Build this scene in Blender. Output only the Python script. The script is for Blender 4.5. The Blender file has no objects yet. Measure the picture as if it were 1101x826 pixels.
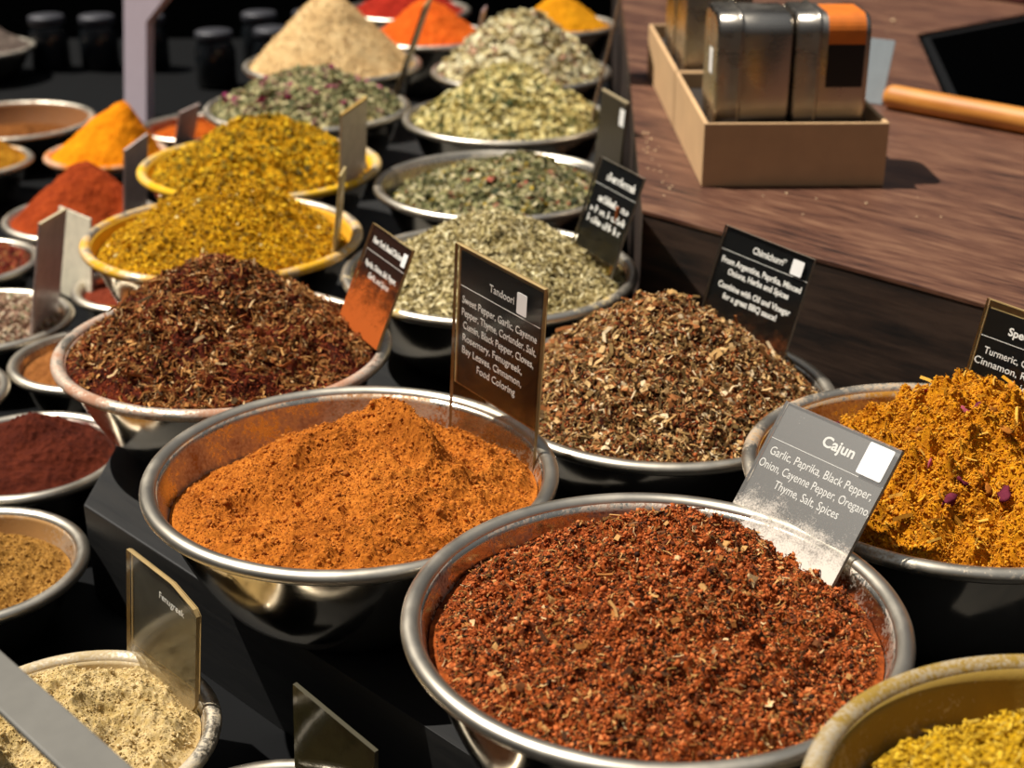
import bpy, bmesh, math
import numpy as np
from mathutils import Matrix, Vector

Z0 = 0.9            # height of the upper bowl rims above the floor
scene = bpy.context.scene
COL = scene.collection

# ---------------------------------------------------------------- helpers
def lin(h):
    h = h.lstrip('#')
    out = []
    for i in (0, 2, 4):
        c = int(h[i:i+2], 16) / 255
        out.append(c / 12.92 if c <= 0.04045 else ((c + 0.055) / 1.055) ** 2.4)
    return (*out, 1.0)

def tag(o, label=None, cat=None, group=None, kind=None):
    if label: o['label'] = label
    if cat: o['category'] = cat
    if group: o['group'] = group
    if kind: o['kind'] = kind
    return o

def empty(name, loc, rot=None):
    o = bpy.data.objects.new(name, None)
    o.empty_display_size = 0.02
    if rot is None:
        o.location = (loc[0], loc[1], loc[2] + Z0)
    else:
        m = rot.to_4x4(); m.translation = Vector((loc[0], loc[1], loc[2] + Z0))
        o.matrix_world = m
    COL.objects.link(o)
    return o

def link(name, me, mats=(), parent=None, loc=None):
    o = bpy.data.objects.new(name, me)
    for m in mats: me.materials.append(m)
    COL.objects.link(o)
    if parent is not None: o.parent = parent
    if loc is not None: o.location = (loc[0], loc[1], loc[2] + (0 if parent is not None else Z0))
    return o

def from_bm(name, bm, mats=(), parent=None, loc=None, smooth=False):
    me = bpy.data.meshes.new(name)
    bm.normal_update(); bm.to_mesh(me); bm.free()
    if smooth:
        me.polygons.foreach_set('use_smooth', [True] * len(me.polygons))
    return link(name, me, mats, parent, loc)

def add_box(bm, x0, x1, y0, y1, z0, z1, mat=0, bevel=0.0, seg=2):
    r = bmesh.ops.create_cube(bm, size=1)
    vs = r['verts']
    for v in vs:
        v.co = Vector(((x0 + x1) / 2 + v.co.x * (x1 - x0), (y0 + y1) / 2 + v.co.y * (y1 - y0), (z0 + z1) / 2 + v.co.z * (z1 - z0)))
    fs = set(f for v in vs for f in v.link_faces)
    for f in fs: f.material_index = mat
    if bevel > 0:
        es = list(set(e for v in vs for e in v.link_edges))
        r = bmesh.ops.bevel(bm, geom=es, offset=bevel, segments=seg, profile=0.6, affect='EDGES')
        for f in r['faces']: f.material_index = mat

def add_prism(bm, pts, z0, z1, mat=0, bevel=0.0):
    lo = [bm.verts.new((p[0], p[1], z0)) for p in pts]
    hi = [bm.verts.new((p[0], p[1], z1)) for p in pts]
    fs = [bm.faces.new(hi), bm.faces.new(lo[::-1])]
    n = len(pts)
    for i in range(n):
        fs.append(bm.faces.new((lo[i], lo[(i+1) % n], hi[(i+1) % n], hi[i])))
    for f in fs: f.material_index = mat
    if bevel > 0:
        es = list(set(e for f in fs[:1] for e in f.edges)) + [e for f in fs[2:] for e in f.edges if abs(e.verts[0].co.z - e.verts[1].co.z) > 1e-6]
        bmesh.ops.bevel(bm, geom=list(set(es)), offset=bevel, segments=2, profile=0.6, affect='EDGES')

def add_tube(bm, a, b, r, seg=16, mat=0, r2=None):
    a, b = Vector(a), Vector(b)
    d = b - a
    r2 = r if r2 is None else r2
    res = bmesh.ops.create_cone(bm, cap_ends=True, segments=seg, radius1=r, radius2=r2, depth=d.length)
    M = Matrix.Translation((a + b) / 2) @ d.to_track_quat('Z', 'Y').to_matrix().to_4x4()
    bmesh.ops.transform(bm, matrix=M, verts=res['verts'])
    for v in res['verts']:
        for f in v.link_faces: f.material_index = mat

def lathe(bm, prof, seg, mats=None, closed=False):
    rings = []
    for (r, z) in prof:
        if r < 1e-6:
            rings.append([bm.verts.new((0, 0, z))])
        else:
            rings.append([bm.verts.new((r * math.cos(2*math.pi*i/seg), r * math.sin(2*math.pi*i/seg), z)) for i in range(seg)])
    n = len(prof)
    for k in range(n if closed else n - 1):
        A, B = rings[k], rings[(k + 1) % n]
        m = mats[k] if mats else 0
        for i in range(seg):
            j = (i + 1) % seg
            if len(A) == 1 and len(B) == 1: continue
            if len(A) == 1: f = bm.faces.new((A[0], B[j], B[i]))
            elif len(B) == 1: f = bm.faces.new((A[i], A[j], B[0]))
            else: f = bm.faces.new((A[i], A[j], B[j], B[i]))
            f.material_index = m
            f.smooth = True

# ---------------------------------------------------------------- numpy noise
def _hash(ix, iy, seed):
    n = (ix.astype(np.int64) * 374761393 + iy.astype(np.int64) * 668265263 + seed * 1274126177) & 0xffffffff
    n = ((n ^ (n >> 13)) * 1274126177) & 0xffffffff
    n = ((n ^ (n >> 16)) * 2246822519) & 0xffffffff
    return (n ^ (n >> 15)) & 0xffffffff

def perlin(x, y, seed=0):
    ix, iy = np.floor(x), np.floor(y)
    fx, fy = x - ix, y - iy
    u, v = fx*fx*fx*(fx*(fx*6-15)+10), fy*fy*fy*(fy*(fy*6-15)+10)
    def g(ax, ay):
        a = _hash(ix + ax, iy + ay, seed) * (2*np.pi/4294967296.0)
        return np.cos(a) * (fx - ax) + np.sin(a) * (fy - ay)
    a, b, c, d = g(0, 0), g(1, 0), g(0, 1), g(1, 1)
    return (a*(1-u) + b*u)*(1-v) + (c*(1-u) + d*u)*v

# ---------------------------------------------------------------- materials
class NT:
    def __init__(s, name):
        s.m = bpy.data.materials.new(name); s.m.use_nodes = True
        s.t = s.m.node_tree; s.n = s.t.nodes; s.l = s.t.links
        s.b = s.n['Principled BSDF']; s.out = s.n['Material Output']
        s.tc = None
    def add(s, typ, ins=None, **kw):
        nd = s.n.new(typ)
        for k, v in kw.items(): setattr(nd, k, v)
        for k, v in (ins or {}).items(): s.put(nd.inputs[k], v)
        return nd
    def put(s, sock, v):
        if isinstance(v, bpy.types.NodeSocket): s.l.new(v, sock)
        else: sock.default_value = v
    def coord(s, scale=(1, 1, 1), rot=(0, 0, 0)):
        if s.tc is None: s.tc = s.n.new('ShaderNodeTexCoord')
        mp = s.n.new('ShaderNodeMapping')
        mp.inputs['Scale'].default_value = scale; mp.inputs['Rotation'].default_value = rot
        s.l.new(s.tc.outputs['Object'], mp.inputs['Vector'])
        return mp.outputs['Vector']
    def noise(s, vec, scale, detail=4, rough=0.55, dist=0.0):
        return s.add('ShaderNodeTexNoise', {'Vector': vec, 'Scale': scale, 'Detail': detail, 'Roughness': rough, 'Distortion': dist}).outputs['Fac']
    def ramp(s, fac, stops, interp='LINEAR'):
        r = s.n.new('ShaderNodeValToRGB'); r.color_ramp.interpolation = interp
        e = r.color_ramp.elements
        while len(e) < len(stops): e.new(0.5)
        for el, (p, c) in zip(e, stops):
            el.position = p
            el.color = lin(c) if isinstance(c, str) else ((c, c, c, 1) if isinstance(c, (int, float)) else c)
        s.put(r.inputs['Fac'], fac)
        return r.outputs['Color']
    def mix(s, fac, a, b, mode='MIX'):
        m = s.n.new('ShaderNodeMix'); m.data_type = 'RGBA'; m.blend_type = mode
        s.put(m.inputs[0], fac); s.put(m.inputs[6], a); s.put(m.inputs[7], b)
        return m.outputs[2]
    def math(s, op, a, b=0.0, clamp=False):
        m = s.n.new('ShaderNodeMath'); m.operation = op; m.use_clamp = clamp
        s.put(m.inputs[0], a); s.put(m.inputs[1], b)
        return m.outputs[0]
    def bump(s, h, strength=0.3, dist=0.001):
        return s.add('ShaderNodeBump', {'Height': h, 'Strength': strength, 'Distance': dist}).outputs['Normal']
    def set(s, **kw):
        for k, v in kw.items(): s.put(s.b.inputs[k.replace('_', ' ')], v)
        return s.m

def plain(name, col, rough=0.5, metallic=0.0, var=0.15, scale=60, spec=0.5):
    t = NT(name)
    c = lin(col)
    n = t.noise(t.coord(), scale)
    k = t.ramp(n, [(0.3, 1 - var), (0.7, 1.0)])
    t.set(Base_Color=t.mix(1.0, c, k, 'MULTIPLY'), Roughness=rough, Metallic=metallic)
    t.b.inputs['Specular IOR Level'].default_value = spec
    return t.m

_steel = {}
def steel(dust=None, lo=0.5, hi=0.7, rough=0.2, tint='#cfc6b6'):
    key = (dust, lo, hi, rough, tint)
    if key in _steel: return _steel[key]
    t = NT('stainless_steel')
    v = t.coord()
    fine = t.noise(t.coord(scale=(1, 1, 40)), 30, 3)
    rg = t.math('ADD', t.math('MULTIPLY', fine, 0.12), rough - 0.06)
    sm = t.noise(v, 22, 5, 0.6)
    rg = t.math('ADD', rg, t.math('MULTIPLY', t.ramp(sm, [(0.45, 0.0), (0.75, 1.0)]), 0.15))
    t.set(Base_Color=lin(tint), Metallic=1.0, Roughness=rg)
    if dust:
        d = NT.__new__(NT)
        dn = t.noise(v, 16, 8, 0.7)
        grain = t.noise(v, 420, 2, 0.6)
        f = t.math('ADD', dn, t.math('MULTIPLY', t.math('SUBTRACT', grain, 0.5), 0.35))
        mask = t.ramp(f, [(lo, 0.0), (hi, 1.0)])
        dc = t.mix(t.noise(v, 90, 4), tuple(x * 0.75 for x in lin(dust)[:3]) + (1,), lin(dust))
        t.put(t.b.inputs['Base Color'], t.mix(mask, lin(tint), dc))
        t.put(t.b.inputs['Metallic'], t.math('SUBTRACT', 1.0, mask))
        t.put(t.b.inputs['Roughness'], t.math('ADD', rg, t.math('MULTIPLY', mask, 0.6), clamp=True))
        t.put(t.b.inputs['Normal'], t.bump(t.math('MULTIPLY', grain, mask), 0.3, 0.0006))
    _steel[key] = t.m
    return t.m

def powder_mat(name, stops, scale=120, bump=0.5, coarse=18):
    """base of a pile: colour varied by grain and by clump, with a grainy bump"""
    t = NT(name)
    v = t.coord()
    a = t.noise(v, coarse, 6, 0.65); b = t.noise(v, scale, 5, 0.7)
    f = t.math('ADD', t.math('MULTIPLY', a, 0.45), t.math('MULTIPLY', b, 0.55))
    k = len(stops)
    c = t.ramp(f, [(0.36 + 0.28 * i / max(1, k - 1), s) for i, s in enumerate(stops)])
    g = t.noise(v, scale * 8, 3, 0.7)
    t.set(Base_Color=c, Roughness=0.95, Normal=t.bump(g, bump, 0.0012))
    t.b.inputs['Specular IOR Level'].default_value = 0.12
    return t.m

def flake_mat(name, cols, rough=0.85, spec=0.2):
    """every island (one crumb, one stem) takes one colour out of the list"""
    t = NT(name)
    r = t.add('ShaderNodeNewGeometry').outputs['Random Per Island']
    tot = sum(w for _, w in cols); acc = 0; stops = []
    for c, w in cols:
        stops.append((acc / tot, c)); acc += w
    c = t.ramp(r, stops, 'CONSTANT')
    n = t.noise(t.coord(), 900, 2)
    t.set(Base_Color=t.mix(1.0, c, t.ramp(n, [(0.3, 0.7), (0.7, 1.0)]), 'MULTIPLY'), Roughness=rough)
    t.b.inputs['Specular IOR Level'].default_value = spec
    return t.m

def wood_mat(name, cols, rot=0.0, rough=0.35, gscale=1.0, vertical=False):
    t = NT(name)
    r0 = t.coord(rot=(0, 0, rot))
    def scaled(sc):
        mp = t.add('ShaderNodeMapping', {'Vector': r0}); mp.inputs['Scale'].default_value = sc
        return mp.outputs['Vector']
    v = scaled((3.0 * gscale, 20 * gscale, 20 * gscale))
    v2 = scaled((12 * gscale, 150 * gscale, 150 * gscale))
    big = t.noise(v, 1.0, 7, 0.66, 0.9); fine = t.noise(v2, 1.0, 4, 0.6)
    f = t.math('ADD', t.math('MULTIPLY', big, 0.55), t.math('MULTIPLY', fine, 0.45))
    k = len(cols)
    c = t.ramp(f, [(0.38 + 0.22 * i / (k - 1), s) for i, s in enumerate(cols)])
    wear = t.noise(t.coord(), 7, 6, 0.7)
    c = t.mix(t.ramp(wear, [(0.55, 0.0), (0.75, 0.3)]), c, lin(cols[-1]))
    rg = t.math('ADD', rough, t.math('MULTIPLY', fine, 0.25))
    t.set(Base_Color=c, Roughness=rg, Normal=t.bump(f, 0.35, 0.0008))
    return t.m

def acrylic_mat(name, dust, zlo, zhi, amount, base=0.08, haze=0.0):
    """clear acrylic, dusty towards its planted end (object z)"""
    t = NT(name)
    v = t.coord()
    sep = t.add('ShaderNodeSeparateXYZ', {'Vector': t.tc.outputs['Object']})
    z = t.add('ShaderNodeMapRange', {'Value': sep.outputs['Z'], 'From Min': zlo, 'From Max': zhi, 'To Min': 1.0, 'To Max': 0.0}).outputs['Result']
    n = t.noise(v, 45, 6, 0.7); g = t.noise(v, 900, 2, 0.6)
    f = t.math('ADD', t.math('MULTIPLY', z, amount), t.math('MULTIPLY', t.math('SUBTRACT', n, 0.5), 1.3))
    f = t.math('ADD', f, t.math('MULTIPLY', t.math('SUBTRACT', g, 0.5), 0.9))
    m = t.ramp(f, [(0.30, base), (0.75, min(1.0, 0.35 + amount * 0.6))])
    fr = t.add('ShaderNodeFresnel', {'IOR': 1.5}).outputs['Fac']
    bf = t.add('ShaderNodeNewGeometry').outputs['Backfacing']
    fr = t.math('MULTIPLY', fr, t.math('SUBTRACT', 1.0, bf))
    fr = t.math('ADD', fr, haze, clamp=True)
    tr = t.add('ShaderNodeBsdfTransparent', {'Color': (0.95, 0.95, 0.93, 1)})
    gl = t.add('ShaderNodeBsdfGlossy', {'Color': (1, 1, 1, 1), 'Roughness': 0.12 if not haze else 0.36})
    df = t.add('ShaderNodeBsdfDiffuse', {'Color': lin(dust)})
    a = t.add('ShaderNodeMixShader', {0: fr, 1: tr.outputs[0], 2: gl.outputs[0]})
    b = t.add('ShaderNodeMixShader', {0: m, 1: a.outputs[0], 2: df.outputs[0]})
    t.l.new(b.outputs[0], t.out.inputs['Surface'])
    t.n.remove(t.b)
    return t.m

M_STEEL = steel(rough=0.11)
M_BLACK = plain('black_painted_wood', '#050608', 0.55, spec=0.15)
M_BLACKCLOTH = plain('black_cloth', '#08090a', 0.9, spec=0.1)
M_LABEL = plain('black_print', '#0c0d0e', 0.35, var=0.3)
M_WHITE = plain('white_print', '#e8e6e2', 0.6, var=0.05)
M_EDGE = plain('dusty_acrylic_edge', '#b59a68', 0.4, var=0.35)
M_EDGEGREY = plain('acrylic_edge', '#8f8a7c', 0.3, var=0.3)

# ---------------------------------------------------------------- bowls
def wall_r(R, h, z):
    """inner radius of a bowl at height z below its rim (z is negative)"""
    t = np.clip((z + h) / h, 0, 1)
    return (R - 0.011) * (0.52 + 0.48 * (0.62 * np.sqrt(np.clip(t * (2 - t), 0, 1)) + 0.38 * t))

def bowl(x, y, z, R, h, label, dust=None, inner=(0.4, 0.6), rimd=(0.62, 0.8), outd=None, seg=128):
    t = empty('steel_bowl', (x, y, z - h))
    tag(t, label, 'bowl')
    th = 0.0012
    zs = np.concatenate([np.linspace(-h + 0.0015, -0.004, 22)])
    inn = [(float(wall_r(R, h, q)), float(q + h)) for q in zs]
    r0 = inn[0][0]
    prof = [(0, 0.0022), (r0 * 0.9, 0.0022)] + inn                 # inside, bottom up
    outer = [(r + th, q - 0.0006) for r, q in inn[::-1]] + [(r0 * 0.9, 0.0), (0, 0.0)]
    prof2 = prof + outer
    mats = [1] * (len(prof) - 1) + [0] * (len(prof2) - len(prof))
    bm = bmesh.new(); lathe(bm, prof2, seg, mats)
    m_in = steel(dust, inner[0], inner[1]) if dust else M_STEEL
    m_out = steel(dust, *outd) if (dust and outd) else M_STEEL
    from_bm('bowl_body', bm, (m_out, m_in), t)
    # rolled lip: up from the wall, a flat flange, a curl under its outer edge
    ri = float(wall_r(R, h, -0.004))
    ro = R; rm = (ri + ro) / 2; hw = (ro - ri) / 2
    lip = [(ri - 0.0004, h - 0.0085)]
    for a in (165, 145, 122, 100, 82, 66, 50, 34, 18, 0, -25, -55):
        q = math.radians(a); lip.append((rm + hw * math.cos(q), h - 0.0052 + 0.0052 * math.sin(q)))
    lip += [(ro - 0.0040, h - 0.0088), (ro - 0.0052, h - 0.0056), (rm, h - 0.0030), (ri + 0.0018, h - 0.0085)]
    bm = bmesh.new(); lathe(bm, lip, seg, None, closed=True)
    from_bm('rolled_rim', bm, (steel(dust, rimd[0], rimd[1], 0.36) if dust else steel(rough=0.36),), t)
    return t

# ---------------------------------------------------------------- spice piles
OCT_V = np.array([[1,0,0],[-1,0,0],[0,1,0],[0,-1,0],[0,0,1],[0,0,-1]], float)
OCT_F = np.array([[0,2,4],[2,1,4],[1,3,4],[3,0,4],[2,0,5],[1,2,5],[3,1,5],[0,3,5]])
def _stem():
    v = []; f = []
    for k, u in enumerate((-1, 0, 1)):
        for a in range(3):
            v.append((u, math.cos(a*2.094), math.sin(a*2.094)))
    for k in (0, 1):
        for a in range(3):
            b = (a + 1) % 3
            f += [(k*3+a, k*3+b, k*3+3+b), (k*3+a, k*3+3+b, k*3+3+a)]
    f += [(0, 2, 1), (6, 7, 8)]
    return np.array(v, float), np.array(f)
STEM_V, STEM_F = _stem()
_bm = bmesh.new(); bmesh.ops.create_icosphere(_bm, subdivisions=1, radius=1.0); _bm.verts.ensure_lookup_table()
ICO_V = np.array([tuple(v.co) for v in _bm.verts]); ICO_F = np.array([[v.index for v in f.verts] for f in _bm.faces]); _bm.free()
# a crumpled petal: a flattened ball
_bm = bmesh.new(); bmesh.ops.create_icosphere(_bm, subdivisions=2, radius=1.0); _bm.verts.ensure_lookup_table()
PET_V = np.array([(v.co.x, v.co.y, v.co.z * 0.35) for v in _bm.verts]); PET_F = np.array([[v.index for v in f.verts] for f in _bm.faces]); _bm.free()
# a curled leaf chip with two skins
_lv = [(x, y, z) for z in (-1, 1) for x in (-1, 0, 1) for y in (-1, 1)]
LEAF_V = np.array(_lv, float)
_lf = []
for k, off in ((0, 0), (1, 6)):
    for i in (0, 1):
        a, b, c, d = off+i*2, off+i*2+1, off+i*2+3, off+i*2+2
        _lf += [(a, b, c), (a, c, d)] if k == 0 else [(a, c, b), (a, d, c)]
for a, b in ((0, 2), (2, 4), (5, 3), (3, 1), (1, 0), (4, 5)):
    _lf += [(a, b, b+6), (a, b+6, a+6)]
LEAF_F = np.array(_lf)

def make_flakes(rng, P, Nrm, kind, smin, smax):
    n = len(P)
    s = smin * (smax / smin) ** (rng.random(n) ** 1.6)
    ang = rng.random(n) * 2 * np.pi
    ref = np.tile(np.array([[1.0, 0, 0]]), (n, 1))
    t1 = ref - Nrm * (ref * Nrm).sum(1, keepdims=True); t1 /= np.linalg.norm(t1, axis=1, keepdims=True)
    t2 = np.cross(Nrm, t1)
    tilt = 0.45 if kind not in ('crumb', 'grain') else 1.0
    u = t1 * np.cos(ang)[:, None] + t2 * np.sin(ang)[:, None] + Nrm * rng.normal(0, tilt, n)[:, None]
    u /= np.linalg.norm(u, axis=1, keepdims=True)
    w = Nrm + 0.5 * rng.normal(0, 1, (n, 3)); w -= u * (w * u).sum(1, keepdims=True); w /= np.linalg.norm(w, axis=1, keepdims=True)
    v = np.cross(w, u)
    if kind == 'crumb':
        T, F = OCT_V, OCT_F
        L = np.tile(T[None], (n, 1, 1)) * (0.55 + 0.6 * rng.random((n, 6, 1)))
        L = L + rng.normal(0, 0.16, L.shape)
        L *= np.stack([s * .5, s * .5 * (0.6 + 0.4 * rng.random(n)), s * .5 * (0.5 + 0.4 * rng.random(n))], 1)[:, None]
    elif kind == 'stem':
        T, F = STEM_V, STEM_F
        L = np.tile(T[None], (n, 1, 1)).copy()
        wd = s * (0.05 + 0.07 * rng.random(n))
        L[:, :, 0] *= (s * .5)[:, None]; L[:, :, 1] *= wd[:, None]; L[:, :, 2] *= wd[:, None]
        bend = rng.normal(0, 0.14, n) * s
        L[:, 3:6, 1] += bend[:, None]
        L[:, 3:6, 2] += (rng.normal(0, 0.07, n) * s)[:, None]
    elif kind == 'grain':
        T, F = ICO_V, ICO_F
        L = np.tile(T[None], (n, 1, 1)) * (0.45 + 0.9 * rng.random((n, len(T), 1)))
        L *= np.stack([s * .5, s * (.28 + .2 * rng.random(n)), s * (.25 + .17 * rng.random(n))], 1)[:, None]
    elif kind == 'petal':
        T, F = PET_V, PET_F
        L = np.tile(T[None], (n, 1, 1)) * (0.5 + 0.8 * rng.random((n, len(T), 1)))
        L[:, :, 2] += 0.45 * (T[:, 0] ** 2)[None] * rng.normal(0.6, 0.5, n)[:, None]
        L *= np.stack([s * .5, s * .34, s * .28], 1)[:, None]
    elif kind == 'seed':
        T, F = STEM_V, STEM_F
        L = np.tile(T[None], (n, 1, 1)).copy()
        L[:, 3:6, 1:] *= 1.0
        L[:, :3, 1:] *= 0.3; L[:, 6:, 1:] *= 0.3
        wd = s * (0.13 + 0.06 * rng.random(n))
        L[:, :, 0] *= (s * .5)[:, None]; L[:, :, 1] *= wd[:, None]; L[:, :, 2] *= wd[:, None]
        L[:, 3:6, 1] += (rng.normal(0, 0.08, n) * s)[:, None]
    else:
        T, F = LEAF_V, LEAF_F
        L = np.tile(T[None], (n, 1, 1)).copy()
        wd = s * (0.18 + 0.22 * rng.random(n))
        cv = rng.normal(0.0, 0.16, n) * s
        L[:, :, 0] *= (s * .5)[:, None]; L[:, :, 1] *= wd[:, None]; L[:, :, 2] *= (s * 0.035)[:, None]
        mid = np.abs(T[:, 0]) < 0.5
        L[:, mid, 2] += cv[:, None]
        L[:, :, 1] *= (1 + 0.35 * rng.normal(0, 1, (n, len(T))))
    W = P[:, None] + L[:, :, 0:1] * u[:, None] + L[:, :, 1:2] * v[:, None] + L[:, :, 2:3] * w[:, None]
    k = len(T)
    Fi = (F[None] + (np.arange(n) * k)[:, None, None]).reshape(-1, 3)
    return W.reshape(-1, 3), Fi

def pile(bx, by, bz, R, h, label, cat, zb, peak, shape, bumps, base, flakes, seed, res, lobes=(), slope=(0, 0), group=None, ez=(0, 0)):
    """a heap in a bowl. zb: height of its edge below the rim; peak: (dx, dy, height above the edge); slope tilts the edge"""
    rng = np.random.default_rng(seed)
    pk = np.array(peak[:2]); H = peak[2]
    rb = float(wall_r(R, h, zb)) - 0.0006
    def edge(ux, uy):
        zt_ = zb + ez[0] * ux + ez[1] * uy
        return zt_, wall_r(R, h, zt_) - 0.0006
    def height(x, y):
        dx, dy = x - pk[0], y - pk[1]
        d = np.hypot(dx, dy) + 1e-9
        ux, uy = dx / d, dy / d
        b = pk[0] * ux + pk[1] * uy
        zt_, rr_ = edge(ux, uy)
        re = -b + np.sqrt(np.maximum(b * b + rr_ * rr_ - pk @ pk, 1e-9))
        t = np.clip(d / re, 0, 1.0)
        s = shape(t)
        fade = np.clip((1 - t) / 0.12, 0, 1); fade = fade * fade * (3 - 2 * fade)
        z = zt_ + (H + zb - zt_) * s
        for (lx, ly, lh, sx, sy, a) in lobes:
            qx = (x - lx) * math.cos(a) + (y - ly) * math.sin(a); qy = -(x - lx) * math.sin(a) + (y - ly) * math.cos(a)
            z = z + lh * np.exp(-(qx / sx) ** 2 - (qy / sy) ** 2) * fade
        n = 0
        for i, (wl, amp, ridge) in enumerate(bumps):
            q = perlin(x / wl + 17.3 * i + seed, y / wl + 5.1 * i, seed * 13 + i)
            if ridge == 1: q = 0.35 - np.abs(q) * 1.6
            elif ridge == 2: q = 0.9 * (q + np.sqrt(q * q + 0.02)) - 0.1
            n = n + amp * q
        z = z + n * (0.15 + 0.85 * fade)
        z = z + (slope[0] * x + slope[1] * y) * fade
        return z, t
    nth, nr = res
    th = np.linspace(0, 2 * np.pi, nth, endpoint=False)
    c, s_ = np.cos(th), np.sin(th)
    b = pk[0] * c + pk[1] * s_
    ze, rb_ = edge(c, s_)
    re = -b + np.sqrt(np.maximum(b * b + rb_ * rb_ - pk @ pk, 1e-9))
    tt = np.linspace(0, 1, nr + 1)[1:] ** 0.72
    X = pk[0] + np.outer(tt, re * c); Y = pk[1] + np.outer(tt, re * s_)
    Zg, _ = height(X, Y)
    zc, _ = height(np.array([pk[0]]), np.array([pk[1] + 1e-5]))
    V = np.concatenate([np.array([[pk[0], pk[1], float(zc[0])]]), np.stack([X, Y, Zg], -1).reshape(-1, 3)])
    # a skirt that closes the heap against the bowl wall
    rs = wall_r(R, h, ze - 0.006) - 0.0012
    V = np.concatenate([V, np.stack([rs * (pk[0] + re * c) / rb_, rs * (pk[1] + re * s_) / rb_, ze - 0.006], -1)])
    i = np.arange(nth); j = (i + 1) % nth
    F = [np.stack([np.zeros(nth, int), 1 + i, 1 + j], 1)]
    for k in range(nr):
        a = 1 + k * nth
        F.append(np.stack([a + i, a + nth + i, a + nth + j], 1)); F.append(np.stack([a + i, a + nth + j, a + j], 1))
    F = np.concatenate(F)
    VV = [V]; FF = [F]; MI = [np.zeros(len(F), int)]; SM = [np.ones(len(F), bool)]
    mats = [base]; off = len(V)
    for spec in flakes:
        n, kind, smin, smax, mat = spec[:5]
        tmax = spec[5] if len(spec) > 5 else 0.97
        sink = spec[6] if len(spec) > 6 else 0.1
        if mat not in mats: mats.append(mat)
        rr = rb * np.sqrt(rng.random(n)); aa = rng.random(n) * 2 * np.pi
        x, y = rr * np.cos(aa), rr * np.sin(aa)
        z, t = height(x, y)
        keep = t < tmax
        if len(spec) > 7:
            wl, thr, sg = spec[7]
            m_ = perlin(x / wl + 3.3, y / wl + seed, seed + 5) * sg + rng.normal(0, 0.22, len(x))
            keep = keep & (m_ > thr)
        x, y, z = x[keep], y[keep], z[keep]
        e = max(0.0012, smax * 0.4)
        zx = height(x + e, y)[0] - height(x - e, y)[0]; zy = height(x, y + e)[0] - height(x, y - e)[0]
        N = np.stack([-zx / (2 * e), -zy / (2 * e), np.ones_like(x)], 1); N /= np.linalg.norm(N, axis=1, keepdims=True)
        P = np.stack([x, y, z], 1) + N * ((0.5 - sink) * 0.45 * smin + rng.random(len(x)) * smin * 0.35)[:, None]
        w, f = make_flakes(rng, P, N, kind, smin, smax)
        VV.append(w); FF.append(f + off); off += len(w)
        MI.append(np.full(len(f), mats.index(mat))); SM.append(np.full(len(f), kind in ('grain', 'petal')))
    V = np.concatenate(VV).astype(np.float32); F = np.concatenate(FF).astype(np.int32)
    me = bpy.data.meshes.new('spice_pile')
    me.vertices.add(len(V)); me.vertices.foreach_set('co', V.ravel())
    me.loops.add(len(F) * 3); me.loops.foreach_set('vertex_index', F.ravel())
    me.polygons.add(len(F)); me.polygons.foreach_set('loop_start', np.arange(0, len(F) * 3, 3, dtype=np.int32))
    me.polygons.foreach_set('material_index', np.concatenate(MI).astype(np.int32))
    me.polygons.foreach_set('use_smooth', np.concatenate(SM))
    me.update(); me.validate()
    o = link('spice_pile', me, mats, None, (bx, by, bz))
    tag(o, label, cat, group, 'stuff')
    return o

def cone(p=1.2, round_=0.12):
    """profile of a heap: 1 at the peak, 0 at the edge"""
    k = math.sqrt(1 + round_ * round_) - round_
    return lambda t: np.clip((1 - (np.sqrt(t * t + round_ * round_) - round_) / k), 0, 1) ** p
def dome(p=2.0): return lambda t: np.clip(1 - t ** p, 0, 1)

# ---------------------------------------------------------------- camera
cam = bpy.data.cameras.new('camera'); co = bpy.data.objects.new('camera', cam); COL.objects.link(co)
cam.sensor_fit = 'HORIZONTAL'; cam.sensor_width = 36.0
cam.lens = 1597.69 / 1101 * 36.0
co.location = (0, 0, 0.49947 + Z0)
co.rotation_euler = (math.radians(90 - 23.7918), 0, 0)
cam.clip_start = 0.02
cam.dof.use_dof = True; cam.dof.focus_distance = 1.0
cam.dof.aperture_fstop = (cam.lens / 1000) / 0.0070
scene.camera = co

# ---------------------------------------------------------------- light
sd = Vector((-0.45, 0.13, 0.885)).normalized()
sun = bpy.data.lights.new('sun', 'SUN'); sun.energy = 6.6; sun.angle = math.radians(0.6); sun.color = (1.0, 0.94, 0.84)
so = bpy.data.objects.new('sun', sun); COL.objects.link(so)
so.rotation_euler = sd.to_track_quat('Z', 'Y').to_euler(); so.location = (-2, 0, 4)
w = bpy.data.worlds.new('sky'); scene.world = w; w.use_nodes = True
wt = w.node_tree; bg = wt.nodes['Background']
tc = wt.nodes.new('ShaderNodeTexCoord'); sp = wt.nodes.new('ShaderNodeSeparateXYZ'); rp = wt.nodes.new('ShaderNodeValToRGB')
wt.links.new(tc.outputs['Generated'], sp.inputs[0]); wt.links.new(sp.outputs['Z'], rp.inputs['Fac']); wt.links.new(rp.outputs['Color'], bg.inputs['Color'])
e = rp.color_ramp.elements
e[0].position = 0.0; e[0].color = (0.06, 0.055, 0.05, 1)
e[1].position = 1.0; e[1].color = (0.72, 0.76, 0.82, 1)
q = e.new(0.35); q.color = (0.23, 0.23, 0.24, 1)
bg.inputs['Strength'].default_value = 0.40

scene.view_settings.view_transform = 'Standard'; scene.view_settings.look = 'None'
scene.view_settings.gamma = 1.0; scene.view_settings.exposure = 0.0; scene.view_settings.use_curve_mapping = False

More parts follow.
